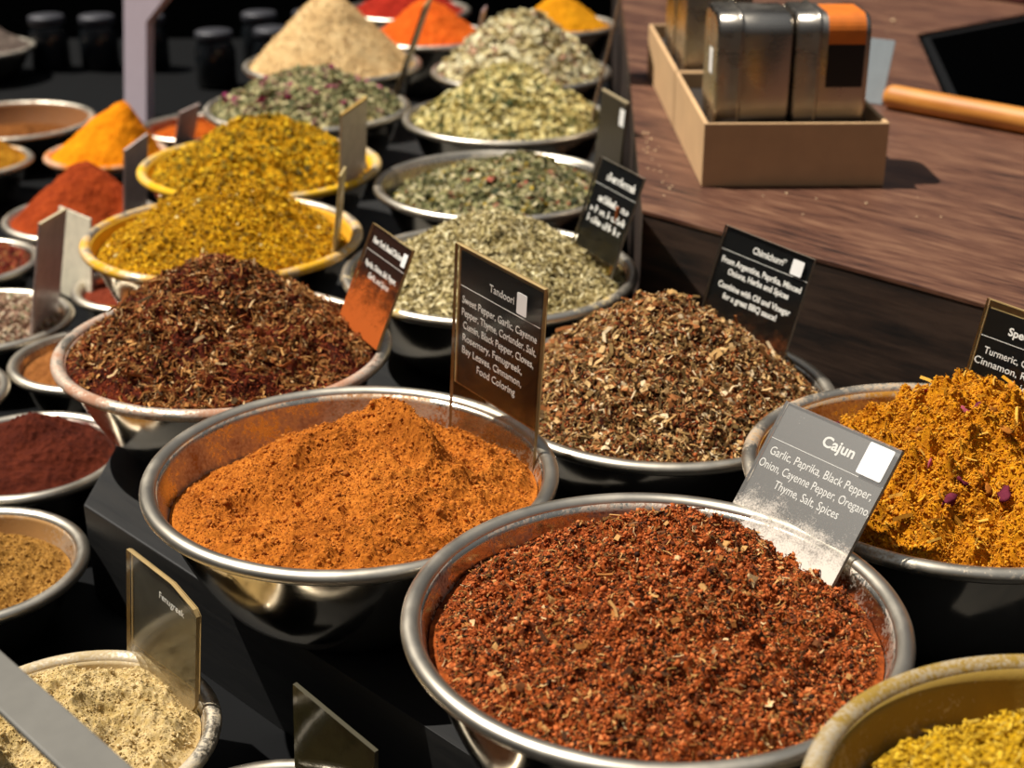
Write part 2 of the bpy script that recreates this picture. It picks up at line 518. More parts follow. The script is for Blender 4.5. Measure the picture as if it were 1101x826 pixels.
def inset(p, d):
    pts = [Vector(q) for q in p]; n = len(pts); out = []
    for i in range(n):
        a, b, c = pts[i-1], pts[i], pts[(i+1) % n]
        e1 = (b - a).normalized(); e2 = (c - b).normalized()
        n1 = Vector((-e1.y, e1.x)); n2 = Vector((-e2.y, e2.x))
        m = (n1 + n2).normalized(); k = d / max(0.3, m.dot(n1))
        out.append((b.x + m.x * k, b.y + m.y * k))
    return out

# ---------------------------------------------------------------- the setting
LOW = -0.19      # top of the lower table
UP = -0.10       # top of the black step
CT = 0.055       # top of the wooden counter
bm = bmesh.new(); add_box(bm, -4, 4, -1.5, 5.0, -0.05 - Z0, -Z0)
tag(from_bm('floor', bm, (plain('dark_asphalt', '#141414', 0.9, spec=0.1),), loc=(0, 0, 0)), kind='structure')
bm = bmesh.new(); add_box(bm, -4, 4, 4.6, 4.7, -Z0, 1.1)
tag(from_bm('wall_back', bm, (plain('dark_canvas', '#10110f', 0.9, spec=0.1),), loc=(0, 0, 0)), kind='structure')

t = empty('display_table', (-0.6, 1.9, -Z0)); tag(t, 'low black table under the left-hand bowls and the black step', 'table')
tb = [(-1.9, 3.65), (-1.9, 0.35), (0.55, 0.345), (0.625, 0.932), (0.127, 1.430), (0.127, 1.5), (0.176, 2.45), (0.226, 3.65)]
bm = bmesh.new(); add_prism(bm, [(x + 0.6, y - 1.9) for x, y in tb], Z0 + LOW - 0.03, Z0 + LOW, bevel=0.002)
from_bm('tabletop', bm, (M_BLACK,), t)
bm = bmesh.new(); add_prism(bm, [(x + 0.6, y - 1.9) for x, y in inset(tb, 0.02)], 0.0, Z0 + LOW - 0.03)
from_bm('skirt', bm, (M_BLACKCLOTH,), t)

M_STEP = wood_mat('black_stained_wood', ['#030405', '#060607', '#0c0b0a', '#120f0c'], rot=math.radians(45), rough=0.5)
t = empty('display_step', (0, 0.9, LOW)); tag(t, 'black stained wooden step that carries the upper bowls beside the counter', 'display step')
stp = [(-0.362, 2.9), (-0.362, 1.107), (0.0, 0.745), (0.20, 0.545), (0.33, 0.36), (0.55, 0.36), (0.62, 0.93), (0.124, 1.425), (0.124, 1.5), (0.145, 2.05), (0.16, 2.9)]
bm = bmesh.new(); add_prism(bm, [(x, y - 0.9) for x, y in stp], 0.0005, UP - LOW, bevel=0.002)
from_bm('step_body', bm, (M_STEP,), t)

# counter: L-shaped top with a notch for the black tub, and a dark front panel under it
M_TOP = wood_mat('brown_wood', ['#241410', '#4e2f22', '#62402f', '#78553f'], rot=math.radians(45), rough=0.36, gscale=1.5)
M_FRONT = wood_mat('dark_wood', ['#0e0907', '#1e140e', '#302016', '#3e2c20'], rot=math.radians(45), rough=0.5)
t = empty('counter', (0.5, 1.8, -Z0)); tag(t, 'brown wooden counter with a dark front, behind the bowls on the right', 'counter')
top = [(0.1315, 1.445), (1.03, 0.5465), (1.36, 0.877), (1.25, 1.264), (0.569, 1.945), (0.643, 2.387), (0.873, 2.572), (1.6, 3.157), (1.6, 3.55), (0.236, 3.55), (0.184, 2.443)]
bm = bmesh.new(); add_prism(bm, [(x - 0.5, y - 1.8) for x, y in top], Z0 + CT - 0.004, Z0 + CT, bevel=0.001)
from_bm('countertop', bm, (M_TOP,), t)
bm = bmesh.new(); add_prism(bm, [(x - 0.5, y - 1.8) for x, y in inset(top, 0.0008)], 0.0, Z0 + CT - 0.0042)
from_bm('front_panel', bm, (M_FRONT,), t)

# black tub sunk in the notch
t = empty('black_tub', (0.98, 2.0, -Z0)); tag(t, 'black open tub sunk behind the counter beside the wooden dowel', 'tub')
tub = [(0.579, 1.949), (1.262, 1.266), (1.9, 1.9), (1.55, 3.10), (0.880, 2.567), (0.652, 2.384)]
loc = [(x - 0.98, y - 2.0) for x, y in tub]
bm = bmesh.new()
inn = inset(loc, 0.012)
zt, zf = Z0 + CT - 0.004, Z0 - 0.20
n = len(loc)
A = [bm.verts.new((*p, 0.0)) for p in loc]; B = [bm.verts.new((*p, zt)) for p in loc]
Cc = [bm.verts.new((*p, zt)) for p in inn]; D = [bm.verts.new((*p, zf)) for p in inn]
bm.faces.new(A[::-1]); bm.faces.new(D)
for i in range(n):
    j = (i + 1) % n
    bm.faces.new((A[i], A[j], B[j], B[i])); bm.faces.new((B[i], B[j], Cc[j], Cc[i])); bm.faces.new((Cc[i], Cc[j], D[j], D[i]))
from_bm('tub_shell', bm, (plain('black_plastic', '#050607', 0.5, spec=0.25),), t)

# ---------------------------------------------------------------- bowls and heaps of the upper step
BW = {
 'A': (0.0848, 0.7523, 0.0222, 0.1509), 'B': (-0.1174, 0.9690, 0.0056, 0.1520), 'C': (-0.2584, 1.2342, -0.0041, 0.1505),
 'D': (0.1276, 1.1652, -0.0171, 0.1510), 'E': (0.3162, 0.9499, 0.0175, 0.1502), 'F': (0.2717, 0.5258, 0.0498, 0.1425),
 'G': (-0.0229, 1.4370, -0.0040, 0.1518), 'H': (-0.0179, 1.7442, -0.0010, 0.1500), 'I': (-0.0057, 2.0721, 0.0008, 0.149),
 'J': (0.0150, 2.3930, -0.0007, 0.1456), 'K': (-0.3107, 1.5255, 0.0040, 0.150), 'L': (-0.3188, 1.8345, -0.003, 0.1535),
 'M': (-0.2982, 2.1439, -0.0006, 0.1500), 'N': (-0.2943, 2.4439, -0.0002, 0.1465),
 'O': (-0.150, 2.690, 0.0, 0.120), 'P': (-0.205, 2.955, 0.0, 0.125), 'Q': (0.090, 2.800, 0.0, 0.105)}
def B(k): 
    x, y, z, R = BW[k]; return x, y, z, R, z - UP
def mk(k, label, **kw): bowl(*B(k), label, **kw)

mk('A', 'large steel bowl in front holding the red-brown cajun mix', dust='#7c4426', inner=(0.48, 0.66), rimd=(0.70, 0.86), seg=192)
mk('B', 'polished steel bowl holding the smooth orange tandoori powder', dust='#a8702e', inner=(0.44, 0.66), rimd=(0.70, 0.86), seg=192)
mk('C', 'steel bowl with a dusty rim holding the dark red steak seasoning', dust='#b48468', inner=(0.30, 0.5), rimd=(0.42, 0.62), seg=160)
mk('D', 'steel bowl against the counter holding the chimichurri herbs', dust='#6a4a3a', inner=(0.5, 0.7), rimd=(0.66, 0.85), seg=160)
mk('E', 'steel bowl on the right edge, dusted ochre, holding golden spice with rose petals', dust='#b07a20', inner=(0.36, 0.56), rimd=(0.5, 0.72), seg=160)
mk('F', 'steel bowl in the bottom right corner, caked with mustard-yellow dust', dust='#94762a', inner=(0.2, 0.42), rimd=(0.34, 0.56), outd=(0.45, 0.65), seg=192)
mk('G', 'steel bowl behind the tandoori card holding pale green dried leaves', dust='#c9a32a', inner=(0.55, 0.7), rimd=(0.56, 0.70))
mk('H', 'steel bowl behind the pale green leaves, half filled with mixed green herbs', dust='#7a6a48', inner=(0.5, 0.7), rimd=(0.62, 0.75))
mk('I', 'steel bowl heaped with pale yellow-green herb, beside the cardboard trays', dust='#a8966a', inner=(0.5, 0.7), rimd=(0.64, 0.8))
mk('J', 'farthest steel bowl beside the counter, heaped with cream and pink flakes', dust='#a8906a', inner=(0.5, 0.7), rimd=(0.64, 0.8))
mk('K', 'steel bowl caked yellow inside, behind the dark red steak seasoning', dust='#e0a80c', inner=(0.10, 0.3), rimd=(0.40, 0.58))
mk('L', 'steel bowl caked bright yellow inside, farther of the two yellow ones', dust='#ecb80a', inner=(0.08, 0.28), rimd=(0.36, 0.54))
mk('M', 'steel bowl holding green herb with pink rosebuds, behind the yellow heaps', dust='#9a8a6a', inner=(0.45, 0.65), rimd=(0.55, 0.75))
mk('N', 'steel bowl under the tall sand-coloured heap at the back', dust='#b09468', inner=(0.45, 0.65), rimd=(0.6, 0.8))
mk('O', 'small steel bowl of bright orange powder behind the sand-coloured heap', dust='#c8602a', inner=(0.45, 0.65), rimd=(0.6, 0.8), seg=80)
mk('P', 'steel bowl of scarlet powder at the very back of the step', dust='#a83a22', inner=(0.45, 0.65), rimd=(0.6, 0.8), seg=80)
mk('Q', 'small steel bowl of golden-orange powder at the back beside the counter', dust='#c8841a', inner=(0.45, 0.65), rimd=(0.6, 0.8), seg=80)

# --- cajun
base = powder_mat('cajun_base', ['#3c1a0c', '#6c3012', '#9a4a1c', '#b05a28'], 160, 0.8)
fr = flake_mat('cajun_crumb', [('#b45a26', 5), ('#cc6c36', 4), ('#9c481c', 5), ('#643016', 3.5), ('#d48048', 2), ('#341c10', 2.2), ('#9c6834', 1.4)])
ft = flake_mat('cajun_stem', [('#c9975a', 3), ('#a86c34', 3), ('#6e4020', 3), ('#e0bd8a', 1), ('#4a2c16', 2)])
fd = flake_mat('cajun_dark_herb', [('#4a381a', 3), ('#6c4a24', 3), ('#2c1e10', 2), ('#9a7238', 1.8)])
x, y, z, R, h = B('A')
pile(x, y, z, R, h, 'red-brown crumbly cajun mix filling the large front bowl', 'spice', -0.020, (0.02, 0.03, 0.034), cone(1.1, 0.5),
     [(0.06, 0.010, 0), (0.022, 0.008, 0), (0.011, 0.0075, 2), (0.005, 0.0036, 2), (0.0025, 0.0012, 0)], base,
     [(15000, 'grain', 0.0010, 0.0026, fr), (9000, 'crumb', 0.0010, 0.0028, fr), (6500, 'grain', 0.0020, 0.0050, fr, 0.95, 0.25), (3000, 'crumb', 0.0022, 0.0052, fr, 0.95, 0.25), (2200, 'stem', 0.003, 0.007, ft), (420, 'leaf', 0.003, 0.0070, ft, 0.93), (44, 'stem', 0.009, 0.015, ft, 0.9), (8000, 'stem', 0.002, 0.006, fd, 0.95, 0.1, (0.035, 0.05, 1))],
     11, (620, 250), lobes=[(0.02, 0.10, 0.012, 0.05, 0.03, 0.2), (0.05, -0.01, -0.007, 0.03, 0.02, 0.4)])

# --- tandoori powder
base = powder_mat('tandoori_base', ['#8a4814', '#ac601c', '#c67426', '#d48434'], 300, 0.7, 14)
fr = flake_mat('tandoori_crumb', [('#b4661e', 4), ('#c67426', 4), ('#a45c1c', 3), ('#d48434', 2)])
x, y, z, R, h = B('B')
pile(x, y, z, R, h, 'smooth orange-brown tandoori powder peaked in its steel bowl', 'spice', -0.026, (0.026, 0.040, 0.053), cone(1.05, 0.12),
     [(0.07, 0.010, 0), (0.028, 0.008, 1), (0.014, 0.0035, 2), (0.007, 0.0026, 2), (0.0035, 0.0016, 2), (0.002, 0.0008, 0)], base,
     [(20000, 'grain', 0.0006, 0.0014, fr, 0.985), (4200, 'grain', 0.0012, 0.0032, fr, 0.97, 0.3), (420, 'grain', 0.003, 0.006, fr, 0.95, 0.5)],
     23, (1100, 420), lobes=[(0.046, 0.006, 0.020, 0.038, 0.010, -0.95), (0.070, 0.024, -0.020, 0.034, 0.014, -0.95), (0.105, 0.0, 0.010, 0.03, 0.03, 0), (-0.045, -0.005, 0.010, 0.06, 0.018, 0.6), (-0.020, -0.040, -0.006, 0.05, 0.02, 0.5)], ez=(0.006, -0.012))

# --- dark red steak seasoning
base = powder_mat('steak_base', ['#1a0a06', '#34140c', '#5c2212', '#742e16'], 160, 0.8)
fr = flake_mat('steak_crumb', [('#86481f', 4), ('#744222', 4), ('#462818', 2.4), ('#a8683a', 2.4), ('#bc8448', 1.2)])
fp = flake_mat('steak_paprika', [('#8c3818', 5), ('#a84c22', 4), ('#6c2812', 4), ('#bc642e', 2), ('#44190c', 1.6)])
ft = flake_mat('steak_stem', [('#a87038', 3), ('#cc9658', 2.4), ('#7e5428', 3.4), ('#a05a2c', 3.4), ('#e2bc88', 0.9), ('#4a3418', 2)])
x, y, z, R, h = B('C')
pile(x, y, z, R, h, 'dark red and brown steak seasoning heaped above its bowl, left of centre', 'spice', -0.008, (-0.012, 0.028, 0.074), cone(1.0, 0.28),
     [(0.05, 0.012, 0), (0.018, 0.008, 0), (0.008, 0.005, 2), (0.004, 0.002, 0)], base,
     [(14000, 'crumb', 0.0010, 0.0028, fp, 0.985), (9000, 'crumb', 0.0012, 0.0036, fp, 0.98, 0.1, (0.03, 0.02, 1)), (9000, 'crumb', 0.0012, 0.0034, fr, 0.98, 0.1, (0.03, 0.0, -1)), (10000, 'stem', 0.0035, 0.0105, ft, 0.985, 0.1, (0.03, -0.16, -1)), (4200, 'leaf', 0.0025, 0.0065, ft, 0.97, 0.1, (0.03, -0.10, -1)), (120, 'stem', 0.009, 0.017, ft, 0.93)],
     37, (460, 190), lobes=[(0.02, -0.03, -0.012, 0.035, 0.022, -0.4)])

# --- chimichurri
base = powder_mat('chimichurri_base', ['#170d09', '#30170e', '#4c2414', '#5e3018'], 160, 0.8)
fr = flake_mat('chimichurri_crumb', [('#a04c26', 5), ('#b45e30', 3), ('#6c3a20', 4), ('#382816', 2), ('#c08850', 2)])
ft = flake_mat('chimichurri_stem', [('#c0965c', 3), ('#dab27a', 2.6), ('#7e6238', 2.6), ('#a86a3a', 3.4), ('#ecd2a8', 1.1), ('#5a4224', 2)])
x, y, z, R, h = B('D')
pile(x, y, z, R, h, 'brown and green chimichurri herbs heaped before the counter', 'spice', -0.010, (-0.002, 0.012, 0.084), cone(0.95, 0.25),
     [(0.05, 0.010, 0), (0.018, 0.008, 0), (0.008, 0.005, 2), (0.004, 0.002, 0)], base,
     [(12000, 'crumb', 0.0011, 0.0032, fr, 0.985), (8000, 'crumb', 0.0011, 0.0034, fp, 0.98, 0.1, (0.035, 0.05, 1)), (3000, 'crumb', 0.0024, 0.0056, fr), (12000, 'stem', 0.003, 0.0095, ft, 0.985), (5200, 'leaf', 0.0025, 0.0075, ft), (110, 'stem', 0.010, 0.018, ft, 0.93), (90, 'leaf', 0.006, 0.010, ft, 0.93)],
     41, (460, 190))

# --- golden mix with rose petals
base = powder_mat('golden_base', ['#7a440a', '#b06c0e', '#d48e14', '#e09e1c'], 160, 0.8)
fr = flake_mat('golden_crumb', [('#da901a', 5), ('#c67c12', 4), ('#a8640e', 2.4), ('#e4a42a', 3)])
ft = flake_mat('golden_stem', [('#d89a24', 4), ('#b87a14', 3), ('#e4b048', 1.5), ('#94600e', 2)])
fp = flake_mat('rose_petal', [('#6a2034', 3), ('#98324e', 2.4), ('#44182a', 1.6), ('#b85468', 1.2)])
fy = flake_mat('rose_bud', [('#c87a18', 2), ('#a8641c', 2), ('#d09030', 1)])
x, y, z, R, h = B('E')
pile(x, y, z, R, h, 'golden-orange clumpy spice with dark rose petals, on the right edge', 'spice', -0.026, (0.020, 0.030, 0.070), cone(0.85, 0.22),
     [(0.05, 0.012, 0), (0.026, 0.018, 0), (0.013, 0.015, 2), (0.006, 0.006, 2), (0.003, 0.0022, 0)], base,
     [(20000, 'grain', 0.0010, 0.0028, fr, 0.98), (6000, 'grain', 0.0020, 0.0044, fr, 0.96, 0.35), (5000, 'crumb', 0.0012, 0.003, fr, 0.97), (3000, 'stem', 0.003, 0.010, ft), (60, 'stem', 0.012, 0.020, ft, 0.9), (30, 'petal', 0.009, 0.019, fp, 0.92, 0.45), (14, 'petal', 0.010, 0.016, fy, 0.9, 0.35)],
     53, (460, 200), ez=(0.018, -0.004))

# --- mustard-yellow powder
base = powder_mat('mustard_base', ['#7a5a0a', '#a88010', '#c89c18', '#d4aa24'], 160, 0.8)
fr = flake_mat('mustard_crumb', [('#c49a1a', 5), ('#a8800e', 3), ('#d8b030', 3), ('#866408', 1)])
ft = flake_mat('mustard_stem', [('#d0a82a', 4), ('#b48c18', 3), ('#e0c050', 1)])
x, y, z, R, h = B('F')
pile(x, y, z, R, h, 'mustard-yellow crumbly powder low in the bottom right bowl', 'spice', -0.036, (0.030, 0.025, 0.046), cone(0.6, 0.35),
     [(0.05, 0.008, 0), (0.02, 0.008, 0), (0.009, 0.005, 2), (0.004, 0.002, 0), (0.002, 0.001, 0)], base,
     [(9000, 'grain', 0.0010, 0.003, fr, 0.98), (2500, 'grain', 0.003, 0.006, fr, 0.96, 0.35), (2600, 'stem', 0.004, 0.011, ft)],
     61, (520, 220))

# --- pale green leaves
base = powder_mat('pale_leaf_base', ['#2c2a18', '#4c482c', '#6e6844', '#8a8258'], 120, 0.8)
ft = flake_mat('pale_leaf', [('#bcab74', 4), ('#dac998', 4), ('#948454', 2.4), ('#5c5030', 1.6), ('#ecdfb2', 2.2)])
x, y, z, R, h = B('G')
pile(x, y, z, R, h, 'pale green needle-like dried leaves behind the tandoori card', 'herb', -0.014, (0.008, 0.020, 0.062), cone(1.0, 0.25),
     [(0.05, 0.007, 0), (0.018, 0.005, 0), (0.007, 0.002, 0)], base,
     [(15000, 'seed', 0.006, 0.0130, ft, 0.985)], 67, (260, 110), lobes=[(0.05, -0.01, -0.010, 0.025, 0.02, -0.3)])

# --- mixed green herbs
base = powder_mat('green_base', ['#23261a', '#3c402a', '#5a5a3c'], 120, 0.8)
ft = flake_mat('green_leaf', [('#6a6a42', 3), ('#989464', 3.5), ('#363c26', 2.4), ('#b4aa7c', 3), ('#dccfa4', 2.4), ('#c8a83c', 0.8), ('#b0604c', 0.5)])
x, y, z, R, h = B('H')
pile(x, y, z, R, h, 'dark and light green mixed herbs low in their steel bowl', 'herb', -0.024, (0.045, 0.005, 0.046), cone(0.9, 0.4),
     [(0.05, 0.008, 0), (0.018, 0.006, 0), (0.007, 0.003, 0)], base,
     [(5200, 'leaf', 0.005, 0.012, ft, 0.98), (3000, 'seed', 0.006, 0.014, ft), (900, 'crumb', 0.003, 0.008, ft)], 71, (220, 90))

# --- yellow-green herb
base = powder_mat('straw_base', ['#4c4424', '#766a3a', '#9a8c50'], 120, 0.8)
ft = flake_mat('straw_leaf', [('#d0bc74', 4), ('#e8d894', 4), ('#7c7842', 2), ('#4c5430', 1.2), ('#e8dca4', 2)])
x, y, z, R, h = B('I')
pile(x, y, z, R, h, 'pale yellow-green dried herb heaped level with the cardboard trays', 'herb', -0.010, (0.005, 0.02, 0.074), cone(1.0, 0.2),
     [(0.05, 0.008, 0), (0.018, 0.007, 0), (0.008, 0.003, 0)], base,
     [(4600, 'leaf', 0.006, 0.013, ft, 0.98), (1500, 'crumb', 0.003, 0.008, ft)], 73, (200, 80))

# --- cream and pink flakes
base = powder_mat('cream_base', ['#54462c', '#86744a', '#aa9666'], 120, 0.8)
ft = flake_mat('cream_flake', [('#e0d09c', 4), ('#f2e8c0', 4), ('#a89260', 2), ('#c89a80', 1.3), ('#786a42', 1.2)])
x, y, z, R, h = B('J')
pile(x, y, z, R, h, 'cream and pinkish dried flakes heaped in the farthest bowl by the counter', 'herb', -0.010, (0.0, 0.02, 0.096), cone(1.0, 0.3),
     [(0.05, 0.010, 0), (0.02, 0.009, 0)], base,
     [(2600, 'leaf', 0.008, 0.018, ft, 0.97), (1500, 'crumb', 0.005, 0.013, ft)], 79, (180, 70))

# --- two yellow heaps
base = powder_mat('yellow_base', ['#7a560a', '#a8780c', '#cc960e', '#dca814'], 110, 0.8)
fr = flake_mat('yellow_crumb', [('#deaa16', 5), ('#c48e12', 4), ('#96741a', 2.6), ('#f0c024', 4), ('#74581c', 1.4), ('#ecd890', 0.3)])
x, y, z, R, h = B('K')
pile(x, y, z, R, h, 'yellow ochre curry mix heaped right behind the dark red seasoning', 'spice', -0.018, (0.005, 0.020, 0.074), cone(1.0, 0.25),
     [(0.05, 0.008, 0), (0.018, 0.006, 0), (0.008, 0.004, 2), (0.004, 0.002, 0)], base,
     [(12000, 'crumb', 0.0018, 0.0052, fr, 0.98), (1500, 'crumb', 0.004, 0.009, fr)], 83, (300, 120))
fr2 = flake_mat('olive_yellow_crumb', [('#e4b018', 5), ('#bc9418', 4), ('#867222', 3.6), ('#f4c824', 4), ('#5c4e1e', 1.6)])
x, y, z, R, h = B('L')
pile(x, y, z, R, h, 'coarse yellow and olive curry mix in the farther yellow bowl', 'spice', -0.016, (0.008, 0.02, 0.068), cone(0.9, 0.3),
     [(0.05, 0.008, 0), (0.02, 0.009, 0), (0.010, 0.005, 2)], base,
     [(5200, 'crumb', 0.003, 0.008, fr2, 0.97), (1400, 'crumb', 0.006, 0.013, fr2)], 89, (240, 100))

# --- green herb with rosebuds
base = powder_mat('rose_herb_base', ['#3c3c28', '#5e5c3e', '#827c58'], 120, 0.8)
ft = flake_mat('rose_herb_leaf', [('#7c7c52', 4), ('#aca476', 3.6), ('#d0c494', 2.8), ('#545838', 2), ('#946a60', 1.4), ('#d8c890', 1)])
fp = flake_mat('pink_rosebud', [('#a83c6c', 3), ('#8a2c50', 2), ('#c86488', 1), ('#5c1c38', 1)])
x, y, z, R, h = B('M')
pile(x, y, z, R, h, 'grey-green herb dotted with pink rosebuds at the back', 'herb', -0.008, (0.01, 0.02, 0.052), cone(0.85, 0.35),
     [(0.05, 0.008, 0), (0.02, 0.007, 0)], base,
     [(3400, 'leaf', 0.006, 0.014, ft, 0.97), (1200, 'crumb', 0.005, 0.010, ft), (46, 'crumb', 0.012, 0.020, fp, 0.95)], 97, (200, 80))

# --- sand-coloured heap and the powders behind
sand = powder_mat('sand_base', ['#c09c6a', '#d2b07c', '#e0c290'], 60, 0.6)
fs = flake_mat('sand_crumb', [('#dcb884', 4), ('#c8a470', 3), ('#e8cc9c', 2)])
x, y, z, R, h = B('N')
pile(x, y, z, R, h, 'tall smooth sand-coloured heap at the back', 'spice', -0.006, (-0.008, 0.02, 0.112), cone(1.0, 0.22),
     [(0.05, 0.006, 0), (0.016, 0.003, 0)], sand, [(3000, 'crumb', 0.002, 0.006, fs, 0.97)], 101, (200, 90))
def smooth_pile(k, label, cols, zb, peak, seed, low=False):
    x, y, z, R, h = B(k) if isinstance(k, str) else k
    base = powder_mat('ground_spice', cols, 120, 0.6, 20)
    return pile(x, y, z, R, h, label, 'spice', zb, peak, cone(1.05, 0.2), [(0.04, 0.006, 0), (0.014, 0.003, 0), (0.006, 0.002, 2), (0.003, 0.001, 0)],
                base, [], seed, (260, 110))
smooth_pile('O', 'bright orange powder heaped behind the sand-coloured heap', ['#c0480c', '#d45a14', '#e06a1e'], -0.01, (0.0, 0.01, 0.068), 103)
smooth_pile('P', 'scarlet powder heaped at the very back of the step', ['#7c180c', '#9c2414', '#b0301c'], -0.01, (0.0, 0.01, 0.070), 107)
smooth_pile('Q', 'golden-orange powder heaped at the back beside the counter', ['#b87406', '#d08a0a', '#dc9a14'], -0.01, (0.0, 0.01, 0.062), 109)

# ---------------------------------------------------------------- bowls of the lower table
LB = {
 'beige':  (-0.2962, 0.8264, -0.12, 0.0980), 'tan': (-0.4430, 1.0480, -0.12, 0.0965), 'maroon': (-0.4560, 1.2480, -0.12, 0.0945),
 'brown':  (-0.4520, 1.4800, -0.12, 0.0900), 'rust': (-0.4510, 1.7065, -0.12, 0.0850), 'pale': (-0.6072, 1.5969, -0.12, 0.1000),
 'redpep': (-0.6980, 1.8000, -0.12, 0.0930), 'chili': (-0.6000, 1.9900, -0.12, 0.1080), 'umber': (-0.6150, 1.3850, -0.12, 0.0980),
 'orange': (-0.6500, 2.3283, -0.12, 0.0980), 'amber': (-0.5380, 2.5000, -0.12, 0.0970), 'ochre': (-0.8700, 2.5500, -0.12, 0.1420),
 'yellow': (-0.8550, 2.2850, -0.12, 0.0980), 'taupe': (-1.1441, 3.2000, -0.12, 0.1200), 'front': (-0.1440, 0.7030, -0.12, 0.0950)}
def lb(k): x, y, z, R = LB[k]; return x, y, z, R, z - LOW - 0.0003
def ml(k, label, **kw): bowl(*lb(k), label, seg=112, **kw)
ml('beige', 'small steel bowl at the bottom left holding cream-beige powder', dust='#c0aa80', inner=(0.3, 0.5), rimd=(0.40, 0.6))
ml('tan', 'small steel bowl on the left edge holding tan powder', dust='#a87c44', inner=(0.3, 0.5), rimd=(0.6, 0.8))
ml('maroon', 'small steel bowl of maroon powder tucked below the dark red seasoning', dust='#6a2a22', inner=(0.4, 0.6), rimd=(0.6, 0.8))
ml('brown', 'small steel bowl of brown powder beside the rim of the dark red seasoning', dust='#8a5a34', inner=(0.4, 0.6), rimd=(0.6, 0.8))
ml('rust', 'small steel bowl of rust-red powder under the yellow-caked bowl', dust='#8a4a34', inner=(0.4, 0.6), rimd=(0.6, 0.8))
ml('pale', 'small steel bowl of pale peppercorns with a mauve card on the left', dust='#9a8a74', inner=(0.5, 0.7), rimd=(0.6, 0.8))
ml('redpep', 'small steel bowl of red peppercorns on the left edge', dust='#8a5a4a', inner=(0.5, 0.7), rimd=(0.65, 0.8))
ml('chili', 'small steel bowl of brick-red chilli powder on the left', dust='#9a4a2a', inner=(0.4, 0.6), rimd=(0.55, 0.8))
ml('umber', 'small steel bowl cut by the left edge, below the pale peppercorns', dust='#8a5a34', inner=(0.4, 0.6), rimd=(0.6, 0.8))
ml('orange', 'small steel bowl under the vivid orange heap on the left', dust='#d07a20', inner=(0.3, 0.5), rimd=(0.35, 0.55))
ml('amber', 'small steel bowl behind the vivid orange heap, near the grey post', dust='#b0622a', inner=(0.3, 0.5), rimd=(0.6, 0.8))
ml('ochre', 'wide bowl coated brown inside at the upper left', dust='#8a5624', inner=(0.1, 0.3), rimd=(0.5, 0.7))
ml('yellow', 'small bowl of ochre-yellow powder at the upper left edge', dust='#b07a20', inner=(0.3, 0.5), rimd=(0.45, 0.65))
ml('taupe', 'bowl of grey-brown spice in the far upper left corner', dust='#7a6a5a', inner=(0.3, 0.5), rimd=(0.5, 0.7))
ml('front', 'small steel bowl cut by the bottom edge below the tandoori bowl')

base = powder_mat('beige_base', ['#b09458', '#c4a86e', '#d2b884', '#dcc494'], 260, 0.7, 16)
fr = flake_mat('beige_crumb', [('#ccb27a', 4), ('#d8be8c', 4), ('#bea068', 2)])
x, y, z, R, h = lb('beige')
pile(x, y, z, R, h, 'cream-beige lumpy powder in the bottom left bowl', 'spice', -0.012, (-0.02, 0.01, 0.032), cone(0.9, 0.4),
     [(0.05, 0.012, 0), (0.02, 0.009, 0), (0.009, 0.004, 2), (0.004, 0.0016, 2), (0.002, 0.0006, 0)], base,
     [(8000, 'grain', 0.0006, 0.0016, fr), (700, 'grain', 0.002, 0.005, fr, 0.96, 0.5)], 113, (640, 240), lobes=[(0.025, -0.005, -0.012, 0.015, 0.025, 0.2)])
base = powder_mat('tan_base', ['#7c541e', '#966a2c', '#ac7e3c', '#b88a48'], 260, 0.7, 16)
fr = flake_mat('tan_crumb', [('#a87a38', 4), ('#b88a48', 3), ('#8c6228', 3)])
x, y, z, R, h = lb('tan')
pile(x, y, z, R, h, 'tan powder sloping in the bowl on the left edge', 'spice', -0.020, (-0.045, 0.0, 0.030), cone(0.9, 0.4),
     [(0.05, 0.006, 0), (0.02, 0.006, 0), (0.008, 0.003, 2), (0.004, 0.0018, 0), (0.002, 0.001, 0)], base,
     [(6000, 'grain', 0.0006, 0.0018, fr), (400, 'grain', 0.002, 0.005, fr, 0.96, 0.5)], 127, (420, 170))
def sp(k, label, cols, zb, peak, seed): smooth_pile(lb(k), label, cols, zb, peak, seed)
sp('maroon', 'maroon powder heaped below the dark red seasoning bowl', ['#38120a', '#4c1c0e', '#5e2614'], -0.008, (0.0, 0.02, 0.036), 131)
sp('brown', 'brown powder in the small bowl left of the dark red seasoning', ['#6e401c', '#865226', '#986232'], -0.014, (0.0, 0.01, 0.022), 137)
sp('rust', 'rust-red powder under the yellow-caked bowl', ['#5a2214', '#722e1a', '#843a22'], -0.012, (0.0, 0.01, 0.020), 139)
sp('chili', 'brick-red chilli powder heaped on the left', ['#7a2a0c', '#963a12', '#ac481a'], -0.006, (0.012, 0.01, 0.078), 149)
sp('umber', 'dark brown powder in the bowl cut by the left edge', ['#4a2a14', '#62381c', '#764826'], -0.018, (0.0, 0.01, 0.014), 151)
sp('orange', 'vivid orange powder heaped on the left', ['#d87400', '#ec8a04', '#f89a10'], -0.004, (0.030, 0.02, 0.078), 157)
sp('amber', 'amber-brown powder behind the vivid orange heap', ['#8a3a0c', '#b0500e', '#c46418'], -0.018, (0.0, 0.01, 0.020), 163)
sp('ochre', 'brown spice remains in the wide bowl at the upper left', ['#5a3210', '#74441a', '#865428'], -0.036, (0.0, 0.0, 0.016), 167)
sp('yellow', 'ochre-yellow powder heaped at the upper left edge', ['#8a5a0c', '#a87214', '#bc8622'], -0.004, (0.0, 0.0, 0.055), 173)
sp('taupe', 'grey-brown spice heaped in the far upper left corner', ['#4c4038', '#665850', '#7c6e62'], -0.004, (0.0, 0.0, 0.06), 179)
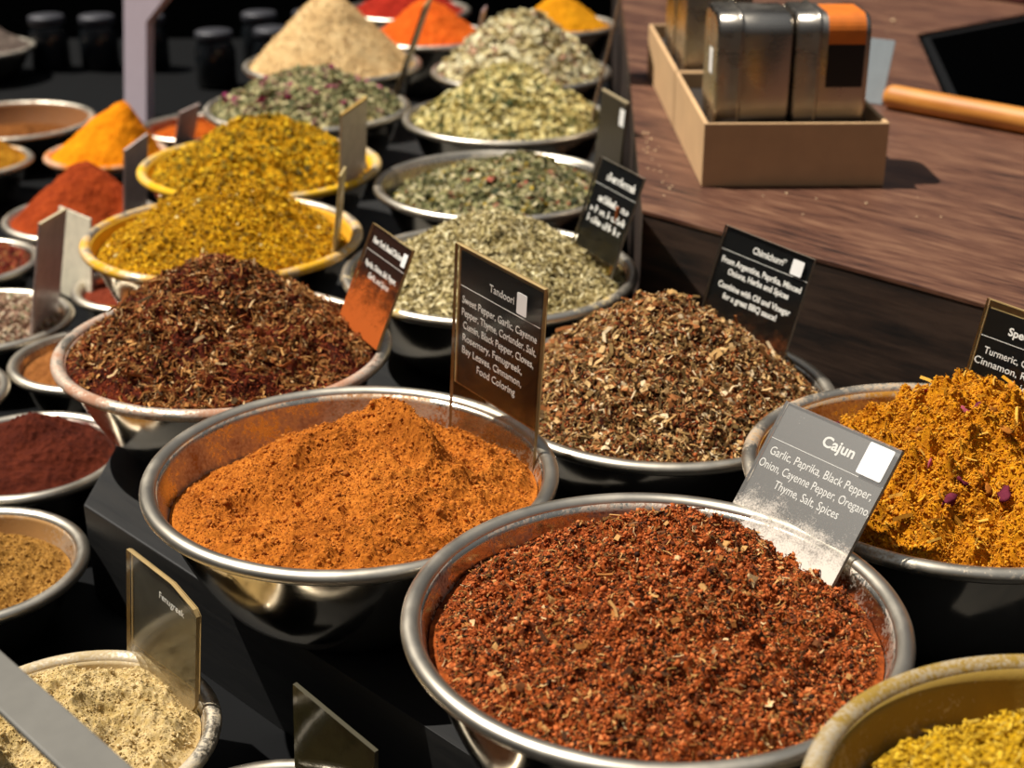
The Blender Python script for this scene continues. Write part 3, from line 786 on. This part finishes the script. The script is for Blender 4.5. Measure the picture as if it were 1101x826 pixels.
sp('front', 'dark brown powder in the bowl cut by the bottom edge', ['#2a1a10', '#3a2416', '#4a301e'], -0.03, (0.0, 0.0, 0.02), 181)
fpp = flake_mat('pale_peppercorn', [('#c8b090', 4), ('#b08a74', 3), ('#8a6a58', 2), ('#e0d0b4', 2), ('#6a7a50', 0.6)])
frp = flake_mat('red_peppercorn', [('#a0402c', 4), ('#c06a44', 2), ('#7a2c22', 3), ('#c89058', 1.4)])
base = powder_mat('peppercorn_base', ['#4a3428', '#6c5040', '#8a6a54'], 120, 0.8)
x, y, z, R, h = lb('pale')
pile(x, y, z, R, h, 'pale mixed peppercorns beside the mauve card on the left', 'spice', -0.010, (0, 0, 0.03), cone(0.9, 0.5), [(0.02, 0.004, 0)], base, [(2600, 'crumb', 0.005, 0.009, fpp, 0.97)], 191, (160, 60))
x, y, z, R, h = lb('redpep')
pile(x, y, z, R, h, 'red peppercorns behind the pale ones on the left edge', 'spice', -0.010, (0, 0, 0.03), cone(0.9, 0.5), [(0.02, 0.004, 0)], base, [(2200, 'crumb', 0.005, 0.009, frp, 0.97)], 193, (160, 60))

# ---------------------------------------------------------------- cards
def frame(X, Zv):
    X = Vector(X).normalized(); Zv = Vector(Zv); Zv = (Zv - X * Zv.dot(X)).normalized()
    N = Zv.cross(X)
    return Matrix((X, N, Zv)).transposed()

def text_mesh(parent, s, size, cx, z, yy, mat, name='lettering', bold=0.0, align='CENTER', width=None):
    cu = bpy.data.curves.new(name, 'FONT'); cu.body = s; cu.size = size; cu.align_x = align; cu.extrude = 0.0001; cu.offset = bold
    cu.resolution_u = 3
    o = bpy.data.objects.new(name, cu); COL.objects.link(o)
    dg = bpy.context.evaluated_depsgraph_get()
    me = bpy.data.meshes.new_from_object(o.evaluated_get(dg))
    bpy.data.objects.remove(o)
    me.transform(Matrix.Rotation(math.pi / 2, 4, 'X'))
    n = len(me.vertices); co_ = np.zeros(n * 3); me.vertices.foreach_get('co', co_); co_ = co_.reshape(-1, 3)
    if width:
        ww = co_[:, 0].max() - co_[:, 0].min(); k = width / ww
        mid = (co_[:, 0].max() + co_[:, 0].min()) / 2
        co_[:, 0] = (co_[:, 0] - mid) * k
    co_ += np.array([cx, yy, z]); me.vertices.foreach_set('co', co_.ravel()); me.update()
    me.materials.clear()
    return link(name, me, (mat,), parent)

def scribble(parent, cx, z, width, hh, yy, mat, seed):
    """a line of print too small and blurred to read: uneven strokes"""
    rng = np.random.default_rng(seed); bm = bmesh.new(); x = cx - width / 2
    while x < cx + width / 2:
        w_ = hh * (0.18 + 0.2 * rng.random()); k = hh * (0.62 + 0.38 * (rng.random() > 0.6))
        add_box(bm, x, x + w_, yy - 0.0001, yy + 0.0001, z, z + k)
        add_box(bm, x, x + w_ * 2.0, yy - 0.0001, yy + 0.0001, z + hh * 0.5 * (rng.random() > 0.5), z + hh * 0.16 + hh * 0.5 * (rng.random() > 0.5) + 0.0001)
        x += w_ * 2.1 + (hh * 0.5 if rng.random() > 0.84 else 0)
    return from_bm('lettering', bm, (mat,), parent)

def card(label, org, X, Zv, w, h, dust='#9a8a6a', dz=(0.0, 0.05), amount=0.5, base=0.04, outline=None, lab=None, edge=None, haze=0.0, lines=(), sticker=None, rule=None, th=0.003, lmat=None, back=None):
    t = empty('spice_card', org, frame(X, Zv)); tag(t, label, 'card')
    o = outline or [(-w/2, 0), (w/2, 0), (w/2, h), (-w/2, h)]
    bm = bmesh.new()
    f_ = [bm.verts.new((p[0], -th/2, p[1])) for p in o]; b_ = [bm.verts.new((p[0], th/2, p[1])) for p in o]
    bm.faces.new(f_); bm.faces.new(b_[::-1]); n = len(o)
    for i in range(n):
        j = (i + 1) % n
        fc = bm.faces.new((f_[j], f_[i], b_[i], b_[j])); fc.material_index = 1
    bmesh.ops.recalc_face_normals(bm, faces=bm.faces)
    from_bm('acrylic_panel', bm, (acrylic_mat('clear_acrylic', dust, dz[0], dz[1], amount, base, haze), edge or M_EDGE), t)
    yb = th / 2
    if lab:
        bm = bmesh.new()
        if isinstance(lab[0], (tuple, list)):
            a = [bm.verts.new((p[0], yb + 0.0002, p[1])) for p in lab]; c = [bm.verts.new((p[0], yb + 0.0007, p[1])) for p in lab]
            bm.faces.new(a); bm.faces.new(c[::-1])
            for i in range(len(lab)): j = (i+1) % len(lab); bm.faces.new((a[j], a[i], c[i], c[j]))
            bmesh.ops.recalc_face_normals(bm, faces=bm.faces)
        else:
            add_box(bm, lab[0], lab[1], yb + 0.0002, yb + 0.0007, lab[2], lab[3])
        from_bm('printed_sheet', bm, (lmat or M_LABEL,), t)
    if back:
        bm = bmesh.new()
        a = [bm.verts.new((p[0], yb + 0.0009, p[1])) for p in back]; c = [bm.verts.new((p[0], yb + 0.0013, p[1])) for p in back]
        bm.faces.new(a); bm.faces.new(c[::-1])
        for i in range(len(back)): j = (i+1) % len(back); bm.faces.new((a[j], a[i], c[i], c[j]))
        bmesh.ops.recalc_face_normals(bm, faces=bm.faces)
        tag(from_bm('backing_sheet', bm, (M_EDGE,), t), 'dusty cream border')
    yt = yb - 0.0001
    for ln in lines:
        if ln[0] == '~': scribble(t, ln[2], ln[3], ln[4], ln[1], yt, M_WHITE, int(ln[3] * 1e5))
        else: text_mesh(t, ln[0], ln[1], ln[2], ln[3], yt, M_WHITE, bold=ln[5] if len(ln) > 5 else 0.0, width=ln[4] if len(ln) > 4 else None)
    if rule:
        bm = bmesh.new(); add_box(bm, rule[0], rule[1], yt - 0.0001, yt + 0.0001, rule[2], rule[2] + 0.0004); from_bm('printed_rule', bm, (M_WHITE,), t)
    if sticker:
        bm = bmesh.new(); sx, sz, sw, sh = sticker
        pts = []
        for (cx_, cz_, a0) in ((sw/2, sh/2, 0), (-sw/2, sh/2, 90), (-sw/2, -sh/2, 180), (sw/2, -sh/2, 270)):
            r_ = 0.0012
            for k in range(4):
                a = math.radians(a0 + k * 30)
                pts.append((sx + cx_ - math.copysign(r_, cx_) + r_ * math.cos(a), sz + cz_ - math.copysign(r_, cz_) + r_ * math.sin(a)))
        yy = -th/2 - 0.0003
        a = [bm.verts.new((p[0], yy, p[1])) for p in pts]; c = [bm.verts.new((p[0], yy + 0.0003, p[1])) for p in pts]
        bm.faces.new(a); bm.faces.new(c[::-1])
        for i in range(len(pts)): j = (i+1) % len(pts); bm.faces.new((a[j], a[i], c[i], c[j]))
        bmesh.ops.recalc_face_normals(bm, faces=bm.faces)
        tag(from_bm('price_sticker', bm, (M_WHITE,), t), 'blank white sticker')
    return t

w, h = 0.0993, 0.1000
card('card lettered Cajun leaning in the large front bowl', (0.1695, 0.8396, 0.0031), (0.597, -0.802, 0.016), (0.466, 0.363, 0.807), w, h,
     dust='#d8cec2', dz=(-0.005, 0.050), amount=1.0, base=0.06, lab=(-w/2 + 0.0005, w/2 - 0.0005, 0.030, h - 0.0005), edge=M_EDGEGREY, haze=0.12,  # pale bottom dust also paints the glare along the card's lower edge
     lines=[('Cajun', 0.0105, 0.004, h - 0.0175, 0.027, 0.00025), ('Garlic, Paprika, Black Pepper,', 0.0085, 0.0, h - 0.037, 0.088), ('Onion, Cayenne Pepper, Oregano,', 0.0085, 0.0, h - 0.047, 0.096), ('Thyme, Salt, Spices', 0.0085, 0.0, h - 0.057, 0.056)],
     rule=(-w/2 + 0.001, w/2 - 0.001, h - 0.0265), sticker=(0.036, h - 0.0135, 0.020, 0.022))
w, h = 0.1015, 0.1691
card('card lettered Tandoori standing upright in the orange tandoori powder', (-0.0173, 1.0382, -0.0261), (0.646, -0.758, -0.093), (0.051, -0.079, 0.996), w, h,
     dust='#7c5026', dz=(0.03, 0.15), amount=0.34, base=0.0, lab=(-w/2 + 0.0045, w/2 - 0.0045, 0.052, h - 0.0055), back=[(-w/2 + 0.0002, 0.050), (w/2 - 0.0002, 0.050), (w/2 - 0.0002, h - 0.0002), (-w/2 + 0.0002, h - 0.0002)],
     lines=[('Tandoori', 0.0088, 0.002, h - 0.026, 0.028), ('Sweet Pepper, Garlic, Cayenne', 0.0088, 0.0, h - 0.047, 0.086), ('Pepper, Thyme, Coriander, Salt,', 0.0088, 0.0, h - 0.0575, 0.086), ('Cumin, Black Pepper, Cloves,', 0.0088, 0.0, h - 0.068, 0.082), ('Rosemary, Fenugreek,', 0.0088, -0.006, h - 0.0785, 0.070), ('Bay Leaves, Cinnamon,', 0.0088, -0.006, h - 0.089, 0.070), ('Food Coloring', 0.0088, 0.0, h - 0.0995, 0.045)],
     rule=(-w/2 + 0.005, w/2 - 0.005, h - 0.0335), sticker=(0.028, h - 0.0205, 0.011, 0.017))
w, h = 0.0777, 0.0951
card('card lettered New York Steak, its lower half dusted orange', (-0.1389, 1.2453, -0.0006), (0.52, -0.853, -0.049), (0.353, 0.162, 0.921), w, h,
     dust='#b45a28', dz=(0.006, 0.072), amount=0.95, base=0.02, lab=(-w/2 + 0.001, w/2 - 0.001, 0.005, h - 0.002), edge=M_EDGE,
     lines=[('New York Steak/Chicken', 0.0078, -0.004, h - 0.0155, 0.056, 0.0003), ('Paprika, Onions, Salt, Pepper,', 0.0072, -0.002, h - 0.037, 0.060, 0.0002), ('Garlic, and Spices', 0.0072, 0.0, h - 0.046, 0.040, 0.0002)],
     rule=(-w/2 + 0.001, w/2 - 0.001, h - 0.0235), sticker=(0.0325, h - 0.0125, 0.0075, 0.012))
w, h = 0.0833, 0.1052
card('black card leaning in the pale green leaves near the counter corner', (0.0783, 1.4275, 0.0009), (0.464, -0.885, -0.03), (0.302, 0.127, 0.945), w, h,
     dust='#9a7a20', dz=(0.0, 0.09), amount=0.22, base=0.0, lab=(-w/2 + 0.002, w/2 - 0.002, 0.012, h - 0.002), edge=M_EDGEGREY,
     lines=[('~', 0.0085, 0.006, h - 0.019, 0.056), ('~', 0.0080, 0.002, h - 0.042, 0.054), ('~', 0.0075, -0.002, h - 0.054, 0.062), ('~', 0.0075, -0.002, h - 0.065, 0.062)],
     rule=(-w/2 + 0.003, w/2 - 0.003, h - 0.026))
w, h = 0.1070, 0.0909
card('card lettered Chimichurri leaning against the counter edge', (0.2038, 1.232, 0.0003), (0.606, -0.794, -0.039), (0.248, 0.143, 0.958), w, h,
     dust='#7a4426', dz=(-0.01, 0.045), amount=0.45, base=0.0, lab=(-w/2 + 0.0005, w/2 - 0.0005, 0.0, h - 0.0008), edge=M_EDGEGREY,
     lines=[('Chimichurri*', 0.0085, 0.004, h - 0.0155, 0.040, 0.00022), ('From Argentina, Paprika, Minced', 0.0078, 0.0, h - 0.0325, 0.096, 0.00022), ('Onions, Herbs and Spices', 0.0078, 0.0, h - 0.0415, 0.074, 0.00022), ('Combine with Oil and Vinegar', 0.0078, 0.0, h - 0.0545, 0.088, 0.00022), ('for a great BBQ sauce!', 0.0078, -0.002, h - 0.0635, 0.066, 0.00022)],
     rule=(-w/2 + 0.001, w/2 - 0.001, h - 0.0215), sticker=(0.039, h - 0.0125, 0.013, 0.0135))
w, h = 0.0971, 0.0815
card('card lettered Special, cut by the right edge of the picture', (0.3748, 1.009, 0.0246), (0.604, -0.797, -0.009), (0.202, 0.142, 0.969), w, h,
     dust='#8a6a28', dz=(-0.01, 0.04), amount=0.28, base=0.0, lab=(-w/2 + 0.0022, w/2 - 0.001, 0.0, h - 0.007), back=[(-w/2 + 0.0002, 0.0), (w/2 - 0.0002, 0.0), (w/2 - 0.0002, h - 0.0002), (-w/2 + 0.0002, h - 0.0002)],
     lines=[('Special', 0.0085, -0.012, h - 0.022, 0.025, 0.0002), ('Turmeric, Cumin, Ginger,', 0.0078, 0.0, h - 0.041, 0.080), ('Cinnamon, Rose Petals,', 0.0078, -0.004, h - 0.050, 0.084), ('Spices', 0.0078, 0.0, h - 0.059, 0.022)],
     rule=(-w/2 + 0.001, w/2 - 0.001, h - 0.0285))
w, h = 0.0913, 0.0869
ol = [(-w/2, 0), (w/2 - 0.012, 0), (w/2 - 0.004, 0.003), (w/2, 0.010), (w/2, h - 0.004), (w/2 - 0.004, h), (w/2 - 0.032, h + 0.006), (-w/2, h + 0.004)]
M_SMOKE = plain('smoky_sheet', '#3a3a34', 0.5, var=0.75, scale=50)
card('dusty card lettered Fenugreek in the cream-beige powder, bottom left', (-0.2516, 0.8895, -0.1291), (0.683, -0.727, -0.075), (0.10, -0.009, 0.995), w, h,
     dust='#a08c66', dz=(0.0, 0.035), amount=0.7, base=0.02, outline=ol, lmat=M_SMOKE,
     lab=[(-w/2 + 0.004, 0.012), (w/2 - 0.004, 0.020), (w/2 - 0.004, h - 0.010), (w/2 - 0.034, h), (-w/2 + 0.004, h - 0.001)],
     back=[(-w/2 + 0.0002, 0.010), (w/2 - 0.0002, 0.018), (w/2 - 0.0002, h - 0.0045), (w/2 - 0.0042, h - 0.0002), (w/2 - 0.032, h + 0.0056), (-w/2 + 0.0002, h + 0.0036)],
     lines=[('Fenugreek', 0.0075, 0.010, h - 0.0165, 0.032)])
w, h = 0.0787, 0.0860
card('blank olive-dusted card in the bowl at the bottom edge', (-0.1141, 0.7636, -0.1407), (0.708, -0.694, -0.131), (0.06, -0.126, 0.99), w, h,
     dust='#3c3620', dz=(-0.05, 0.2), amount=0.9, base=0.35, edge=plain('olive_edge', '#3c3620', 0.5))

M_MAUVE = plain('mauve_grey_sheet', '#9a8a86', 0.5, var=0.15)
def blank(label, org, X, Zv, w, h, col, edge=None, sticker=None):
    t = empty('spice_card', org, frame(X, Zv)); tag(t, label, 'card')
    bm = bmesh.new(); add_box(bm, -w/2, w/2, -0.0015, 0.0015, 0, h, bevel=0.0006)
    from_bm('acrylic_panel', bm, (plain('dusty_sheet', col, 0.4, var=0.25),), t)
    if edge:
        bm = bmesh.new(); add_box(bm, -w/2, w/2, -0.0017, 0.0017, h, h + 0.003, bevel=0.0006); from_bm('top_edge', bm, (plain('dusty_edge', edge, 0.5),), t)
    if sticker:
        bm = bmesh.new(); add_box(bm, sticker[0] - sticker[2]/2, sticker[0] + sticker[2]/2, -0.0020, -0.0016, sticker[1] - sticker[3]/2, sticker[1] + sticker[3]/2)
        from_bm('price_sticker', bm, (M_WHITE,), t)
    return t
blank('mauve-grey card standing in the pale peppercorns', (-0.538, 1.5898, -0.1290), (0.103, 0.992, -0.07), (0.185, 0.05, 0.982), 0.0759, 0.130, '#ccbab4', '#d8c8a4')
blank('cream card, sun glare in its colour, standing behind the mauve one on the left', (-0.5400, 1.730, -0.1500), (0.70, -0.71, 0.0), (0.05, 0.10, 0.99), 0.075, 0.112, '#f0e6cc')  # pale cream stands in for sun glare off the sheet
blank('mauve-grey card in the farther yellow bowl', (-0.1969, 1.7823, -0.0109), (0.315, 0.947, 0.063), (0.064, -0.087, 0.994), 0.0759, 0.093, '#c4b8ae', '#c09a50')
blank('thin card seen edge-on in the nearer yellow bowl', (-0.1872, 1.5007, -0.0098), (-0.046, 0.987, -0.154), (0.114, 0.158, 0.981), 0.0816, 0.0873, '#c0aa78')
blank('mauve card in front of the vivid orange heap', (-0.5232, 1.9803, -0.1209), (0.178, 0.983, 0.043), (0.129, -0.066, 0.989), 0.0765, 0.1105, '#d8c6c0')
blank('small grey-pink card behind the vivid orange heap', (-0.5400, 2.3900, -0.1300), (0.296, 0.947, 0.0), (0.237, -0.1, 0.951), 0.066, 0.070, '#d0bab0')
blank('dusty black card with a small sticker beside the counter edge', (0.1150, 1.7718, -0.012), (0.319, -0.941, -0.0), (0.120, -0.066, 0.984), 0.0799, 0.106, '#2c2620', '#a89878', (0.030, 0.088, 0.014, 0.020))
blank('brown card edge leaning out of the pale yellow-green herb', (0.1120, 2.0700, -0.0066), (0.10, 0.99, 0.0), (0.198, -0.08, 0.974), 0.0814, 0.178, '#a4866c', '#a88868')
blank('tan card edge leaning between the rosebud herb and the straw-coloured one', (-0.1750, 2.2450, -0.007), (0.118, 0.991, 0.056), (0.346, -0.094, 0.934), 0.0819, 0.1484, '#5a4832', '#a88a5a')
blank('pink-grey card edge behind the cream flakes', (-0.068, 2.520, -0.030), (0.1, 0.99, 0.0), (0.20, -0.05, 0.97), 0.060, 0.105, '#b89a98')
blank('orange-dusted card edge behind the black card at the counter corner', (0.1040, 1.4400, -0.008), (0.192, 0.954, -0.1), (0.06, 0.0, 0.99), 0.050, 0.070, '#b4602a')

# made-up grey rail in place of a translucent card edge, bottom left corner
a = Vector((-0.4907, 0.8589, 0.05)) + Vector((0.008, 0.010, 0)); b = Vector((-0.0670, 0.4161, 0.05)) + Vector((0.008, 0.010, 0))  # laid level so that its upper face is sunlit
L_ = (b - a).length
t = empty('card_edge_standin', (a.x, a.y, LOW + 0.0003), frame(b - a, (0, 0, 1))); tag(t, 'blurred plain grey strip added in place of a card edge, crossing the bottom left corner', 'card edge stand-in')
bm = bmesh.new(); add_box(bm, 0, L_, -0.0125, 0.0125, 0.05 - LOW - 0.004, 0.05 - LOW, bevel=0.001); from_bm('strip', bm, (plain('grey_plastic', '#6e6b64', 0.5),), t)
for x in (0.008, L_ - 0.008):  # made-up legs out of view that carry the strip
    bm = bmesh.new(); add_tube(bm, (x, 0, 0), (x, 0, 0.05 - LOW - 0.004), 0.005, 12); from_bm('leg', bm, (plain('grey_plastic', '#6e6b64', 0.5),), t)

# ---------------------------------------------------------------- on the counter
M_CARD = plain('cardboard', '#c8a276', 0.8, var=0.12, scale=30)
M_CARDIN = plain('cardboard_inside', '#a8926a', 0.85, var=0.12, scale=30)
def tray(loc, ang, w, d, h, label):
    t = empty('cardboard_tray', loc, Matrix.Rotation(ang, 3, 'Z')); tag(t, label, 'tray')
    th = 0.005
    def wall(x0, x1, y0, y1):
        bm = bmesh.new(); add_box(bm, x0, x1, y0, y1, 0, h, bevel=0.0012)
        from_bm('tray_wall', bm, (M_CARD,), t)
    wall(0, w, 0, th); wall(0, w, d - th, d); wall(0, th, th, d - th); wall(w - th, w, th, d - th)
    bm = bmesh.new(); add_box(bm, th, w - th, th, d - th, 0.0005, 0.050); from_bm('tray_insert', bm, (plain('dark_insert', '#2a2018', 0.9),), t)
    return t
ang = math.radians(1.0)
TF = (0.2005, 1.525, CT + 0.0004)
tray(TF, ang, 0.194, 0.255, 0.068, 'cardboard tray with two silver tins, front one on the counter')
fx = Vector((math.cos(ang), math.sin(ang), 0)); fy = Vector((-math.sin(ang), math.cos(ang), 0))
TB = Vector(TF) + fy * 0.260
tray(TB, ang, 0.194, 0.31, 0.068, 'cardboard tray behind the first one on the counter')

M_TIN = steel(rough=0.26, tint='#b8b0a4')
def rrect(a, b, r, n=6):
    pts = []
    for cx, cz, a0 in ((a/2 - r, b/2 - r, 0), (-a/2 + r, b/2 - r, 90), (-a/2 + r, -b/2 + r, 180), (a/2 - r, -b/2 + r, 270)):
        for k in range(n + 1):
            q = math.radians(a0 + 90 * k / n); pts.append((cx + r * math.cos(q), cz + r * math.sin(q)))
    return pts
def loft(bm, sections, mat=0, cap=True):
    rings = [[bm.verts.new((x, p[0], p[1])) for p in pts] for x, pts in sections]
    n = len(rings[0])
    for A_, B_ in zip(rings, rings[1:]):
        for i in range(n):
            j = (i + 1) % n; f = bm.faces.new((A_[i], A_[j], B_[j], B_[i])); f.smooth = True; f.material_index = mat
    if cap: bm.faces.new(rings[0][::-1]).material_index = mat; bm.faces.new(rings[-1]).material_index = mat
    bmesh.ops.recalc_face_normals(bm, faces=bm.faces)
def tin(base, label, flip=False, wrap=None, sticker=False, group=None):
    """square tin lying on its side, axis along x: lid ring then body"""
    t = empty('metal_tin', base, Matrix.Rotation(ang, 3, 'Z')); tag(t, label, 'tin', group)
    D_, H_, L_ = 0.100, 0.124, 0.079
    zc = H_ / 2
    def S(x, k=0.0): return (x, [(p[0], p[1] + zc) for p in rrect(D_ - 2*k, H_ - 2*k, 0.020)])
    bm = bmesh.new(); loft(bm, [S(0.026, 0.0016), S(0.0275, 0.0012), S(L_ - 0.004, 0.0012), S(L_ - 0.001, 0.0024), S(L_, 0.005)])
    from_bm('tin_body', bm, (M_TIN,), t)
    bm = bmesh.new(); loft(bm, [S(0.0, 0.005), S(0.001, 0.002), S(0.004, 0.0), S(0.022, 0.0), S(0.0228, -0.0018), S(0.0254, -0.0018), S(0.0262, 0.0010)])
    from_bm('lid', bm, (M_TIN,), t)
    if wrap:
        n_ = 7
        pts = [(p[0], p[1] + zc) for p in rrect(D_ - 2*0.0008, H_ - 2*0.0008, 0.020, n_)]
        # strip of the outline: front face and over the top
        def strip(name, sel, mat, x0, x1):
            bm = bmesh.new()
            A_ = [bm.verts.new((x0, *p)) for p in sel]; B_ = [bm.verts.new((x1, *p)) for p in sel]
            Ai = [bm.verts.new((x0, p[0] * 0.985, zc + (p[1] - zc) * 0.985)) for p in sel]; Bi = [bm.verts.new((x1, p[0] * 0.985, zc + (p[1] - zc) * 0.985)) for p in sel]
            m = len(sel)
            for i in range(m - 1):
                bm.faces.new((A_[i], A_[i+1], B_[i+1], B_[i])); bm.faces.new((Ai[i+1], Ai[i], Bi[i], Bi[i+1]))
                bm.faces.new((A_[i+1], A_[i], Ai[i], Ai[i+1])); bm.faces.new((B_[i], B_[i+1], Bi[i+1], Bi[i]))
            bm.faces.new((A_[0], B_[0], Bi[0], Ai[0])); bm.faces.new((B_[-1], A_[-1], Ai[-1], Bi[-1]))
            bmesh.ops.recalc_face_normals(bm, faces=bm.faces)
            from_bm(name, bm, (mat,), t)
        yfr = -(D_/2 - 0.0008)
        arc = pts[n_ + 1: 2 * (n_ + 1)]           # top back-left to front corner (y from 0 to -max)
        zt = arc[-1][1]
        strip('orange_label', [(0.02, zc + H_/2 - 0.0008)] + arc + [(yfr, zt - 0.010)], plain('orange_print', '#e0761a', 0.5, var=0.3, scale=40), 0.034, L_ - 0.006)
        strip('black_label', [(yfr, zt - 0.0102), (yfr, zt - 0.055)], M_LABEL, 0.034, L_ - 0.006)
    if sticker:
        bm = bmesh.new(); add_box(bm, -0.0004, 0.0002, -0.020, 0.002, zc - 0.006, zc + 0.020); from_bm('paper_sticker', bm, (M_WHITE,), t)
    return t
o1 = Vector(TF) + fx * 0.014 + fy * 0.080 + Vector((0, 0, 0.0504))
tin(o1, 'silver tin at the left of the front cardboard tray', sticker=True)
tin(o1 + fx * 0.0815, 'silver tin with an orange and black label, right in the front tray', wrap=True)
o2 = TB + fx * 0.014 + fy * 0.072 + Vector((0, 0, 0.0504))
tin(o2, 'silver tin standing first in the rear cardboard tray')
tin(o2 + fy * 0.112, 'silver tin at the back of the rear cardboard tray')

t = empty('paper_card', (0.4500, 1.920, CT + 0.0006), frame((0.8, -0.6, 0.0), (0.15, 0.25, 0.95))); tag(t, 'pale grey paper card standing on the counter right of the front tray', 'card')
bm = bmesh.new(); add_box(bm, -0.034, 0.034, -0.0008, 0.0008, 0, 0.082, bevel=0.0004); from_bm('sheet', bm, (plain('grey_paper', '#8e979c', 0.7, var=0.1),), t)

# wooden dowel
a = Vector((0.478, 1.890, CT + 0.0152)); d = Vector((0.7071, -0.7071, 0)); L_ = 0.62
t = empty('wooden_dowel', (a.x, a.y, a.z), frame(d, (0, 0, 1))); tag(t, 'round orange-brown wooden dowel lying on the counter beside the black tub', 'dowel')
bm = bmesh.new()
prof = [(0.0, 0.0), (0.007, 0.0008), (0.0115, 0.003), (0.0145, 0.008), (0.015, 0.013), (0.015, L_ - 0.01), (0.012, L_ - 0.002), (0, L_)]
lathe(bm, prof, 32)
bmesh.ops.transform(bm, matrix=Matrix.Rotation(math.pi/2, 4, 'Y'), verts=bm.verts)
bmesh.ops.recalc_face_normals(bm, faces=bm.faces)
from_bm('dowel_shaft', bm, (wood_mat('varnished_pine', ['#a8641c', '#c07a2c', '#d08c3c'], rough=0.4, gscale=1.5),), t)

# dark red crate on the far counter
t = empty('red_crate', (0.96, 2.78, CT + 0.0003), Matrix.Rotation(math.radians(37), 3, 'Z')); tag(t, 'dark red box at the far end of the counter, top right', 'box')
bm = bmesh.new(); add_box(bm, -0.12, 0.2, -0.06, 0.12, 0, 0.09, bevel=0.006); from_bm('box_body', bm, (plain('dark_red_board', '#5a2420', 0.7),), t)
bm = bmesh.new(); add_box(bm, -0.125, 0.205, -0.065, 0.125, 0.09, 0.105, bevel=0.004); from_bm('box_lid', bm, (plain('brown_board', '#6a4a40', 0.7),), t)

# spilled crumbs on the counter
rng = np.random.default_rng(5)
bm = bmesh.new()
for k, (x, y) in enumerate([(0.631, 2.493), (0.536, 2.253), (0.503, 2.076), (0.56, 2.42), (0.60, 2.40), (0.45, 2.3)] + [(0.25 + 0.75 * rng.random(), 1.38 + 0.12 * rng.random()) for _ in range(26)] + [(0.15 + 0.02 * rng.random(), 1.47 + 0.3 * rng.random()) for _ in range(24)]):
    if x + y < 1.58 or x + y > 2.2 and k > 5: continue
    r_ = 0.003 + 0.002 * rng.random() if k < 3 else 0.0008 + 0.0012 * rng.random()
    res = bmesh.ops.create_icosphere(bm, subdivisions=1, radius=r_)
    for v in res['verts']: v.co = Vector((v.co.x * (0.7 + 0.6 * rng.random()), v.co.y, v.co.z * 0.6)) + Vector((x, y, CT + r_ * 0.55))
tag(from_bm('spilled_crumbs', bm, (plain('pale_crumb', '#d8b890', 0.6),), loc=(0, 0, 0)), 'pale crumbs scattered over the brown counter', 'crumbs', kind='stuff')

# ---------------------------------------------------------------- background
t = empty('sign_post', (-0.720, 2.830, LOW + 0.0003), frame((0.65, -0.75, 0), (0.10, 0.05, 0.99))); tag(t, 'pale mauve-grey upright post with a notched bracket, upper left', 'post')
bm = bmesh.new()
def plate(bm, pts, y0, y1):
    a = [bm.verts.new((p[0], y0, p[1])) for p in pts]; c = [bm.verts.new((p[0], y1, p[1])) for p in pts]
    bm.faces.new(a); bm.faces.new(c[::-1])
    for i in range(len(pts)): j = (i+1) % len(pts); bm.faces.new((a[j], a[i], c[i], c[j]))
    bmesh.ops.recalc_face_normals(bm, faces=bm.faces)
plate(bm, [(-0.044, 0), (0.044, 0), (0.044, 0.60), (-0.044, 0.60)], -0.008, 0.008); from_bm('upright', bm, (plain('mauve_paint', '#b8aab4', 0.5, var=0.06),), t)
bm = bmesh.new(); plate(bm, [(0.0442, 0.19), (0.0442, 0.60), (0.145, 0.60), (0.145, 0.27), (0.130, 0.255)], -0.008, 0.008); from_bm('bracket', bm, (plain('mauve_paint', '#b8aab4', 0.5, var=0.06),), t)

M_JAR = plain('dark_glass', '#16191c', 0.15, var=0.3, scale=30)
M_JLID = plain('grey_tin_lid', '#3a3a40', 0.5, metallic=0.3)
proto = None
jars = [(-0.62 + 0.105 * i + 0.012 * (i % 2), 3.12 + 0.03 * (i % 3)) for i in range(5)] + [(-0.56 + 0.11 * i, 3.34 + 0.02 * (i % 2)) for i in range(4)] + [(-1.02 + 0.11 * i, 3.30) for i in range(3)]
for i, (x, y) in enumerate(jars):
    if proto is None:
        r = empty('glass_jar', (x, y, LOW + 0.0003))
        bm = bmesh.new(); lathe(bm, [(0, 0), (0.036, 0), (0.042, 0.006), (0.042, 0.075), (0.036, 0.09), (0.034, 0.098), (0, 0.098)], 32); bmesh.ops.recalc_face_normals(bm, faces=bm.faces)
        from_bm('jar_body', bm, (M_JAR,), r)
        bm = bmesh.new(); lathe(bm, [(0, 0.0985), (0.038, 0.0985), (0.039, 0.100), (0.039, 0.113), (0.036, 0.116), (0, 0.116)], 32); bmesh.ops.recalc_face_normals(bm, faces=bm.faces)
        from_bm('jar_lid', bm, (M_JLID,), r); proto = r
    else:
        r = proto.copy(); COL.objects.link(r); r.location = (x, y, LOW + 0.0003 + Z0)
        for ch in list(proto.children):
            c_ = ch.copy(); COL.objects.link(c_); c_.parent = r
    tag(r, 'dark glass jar with a grey lid in the shadows behind the bowls', 'jar', 'dark jars in the background')
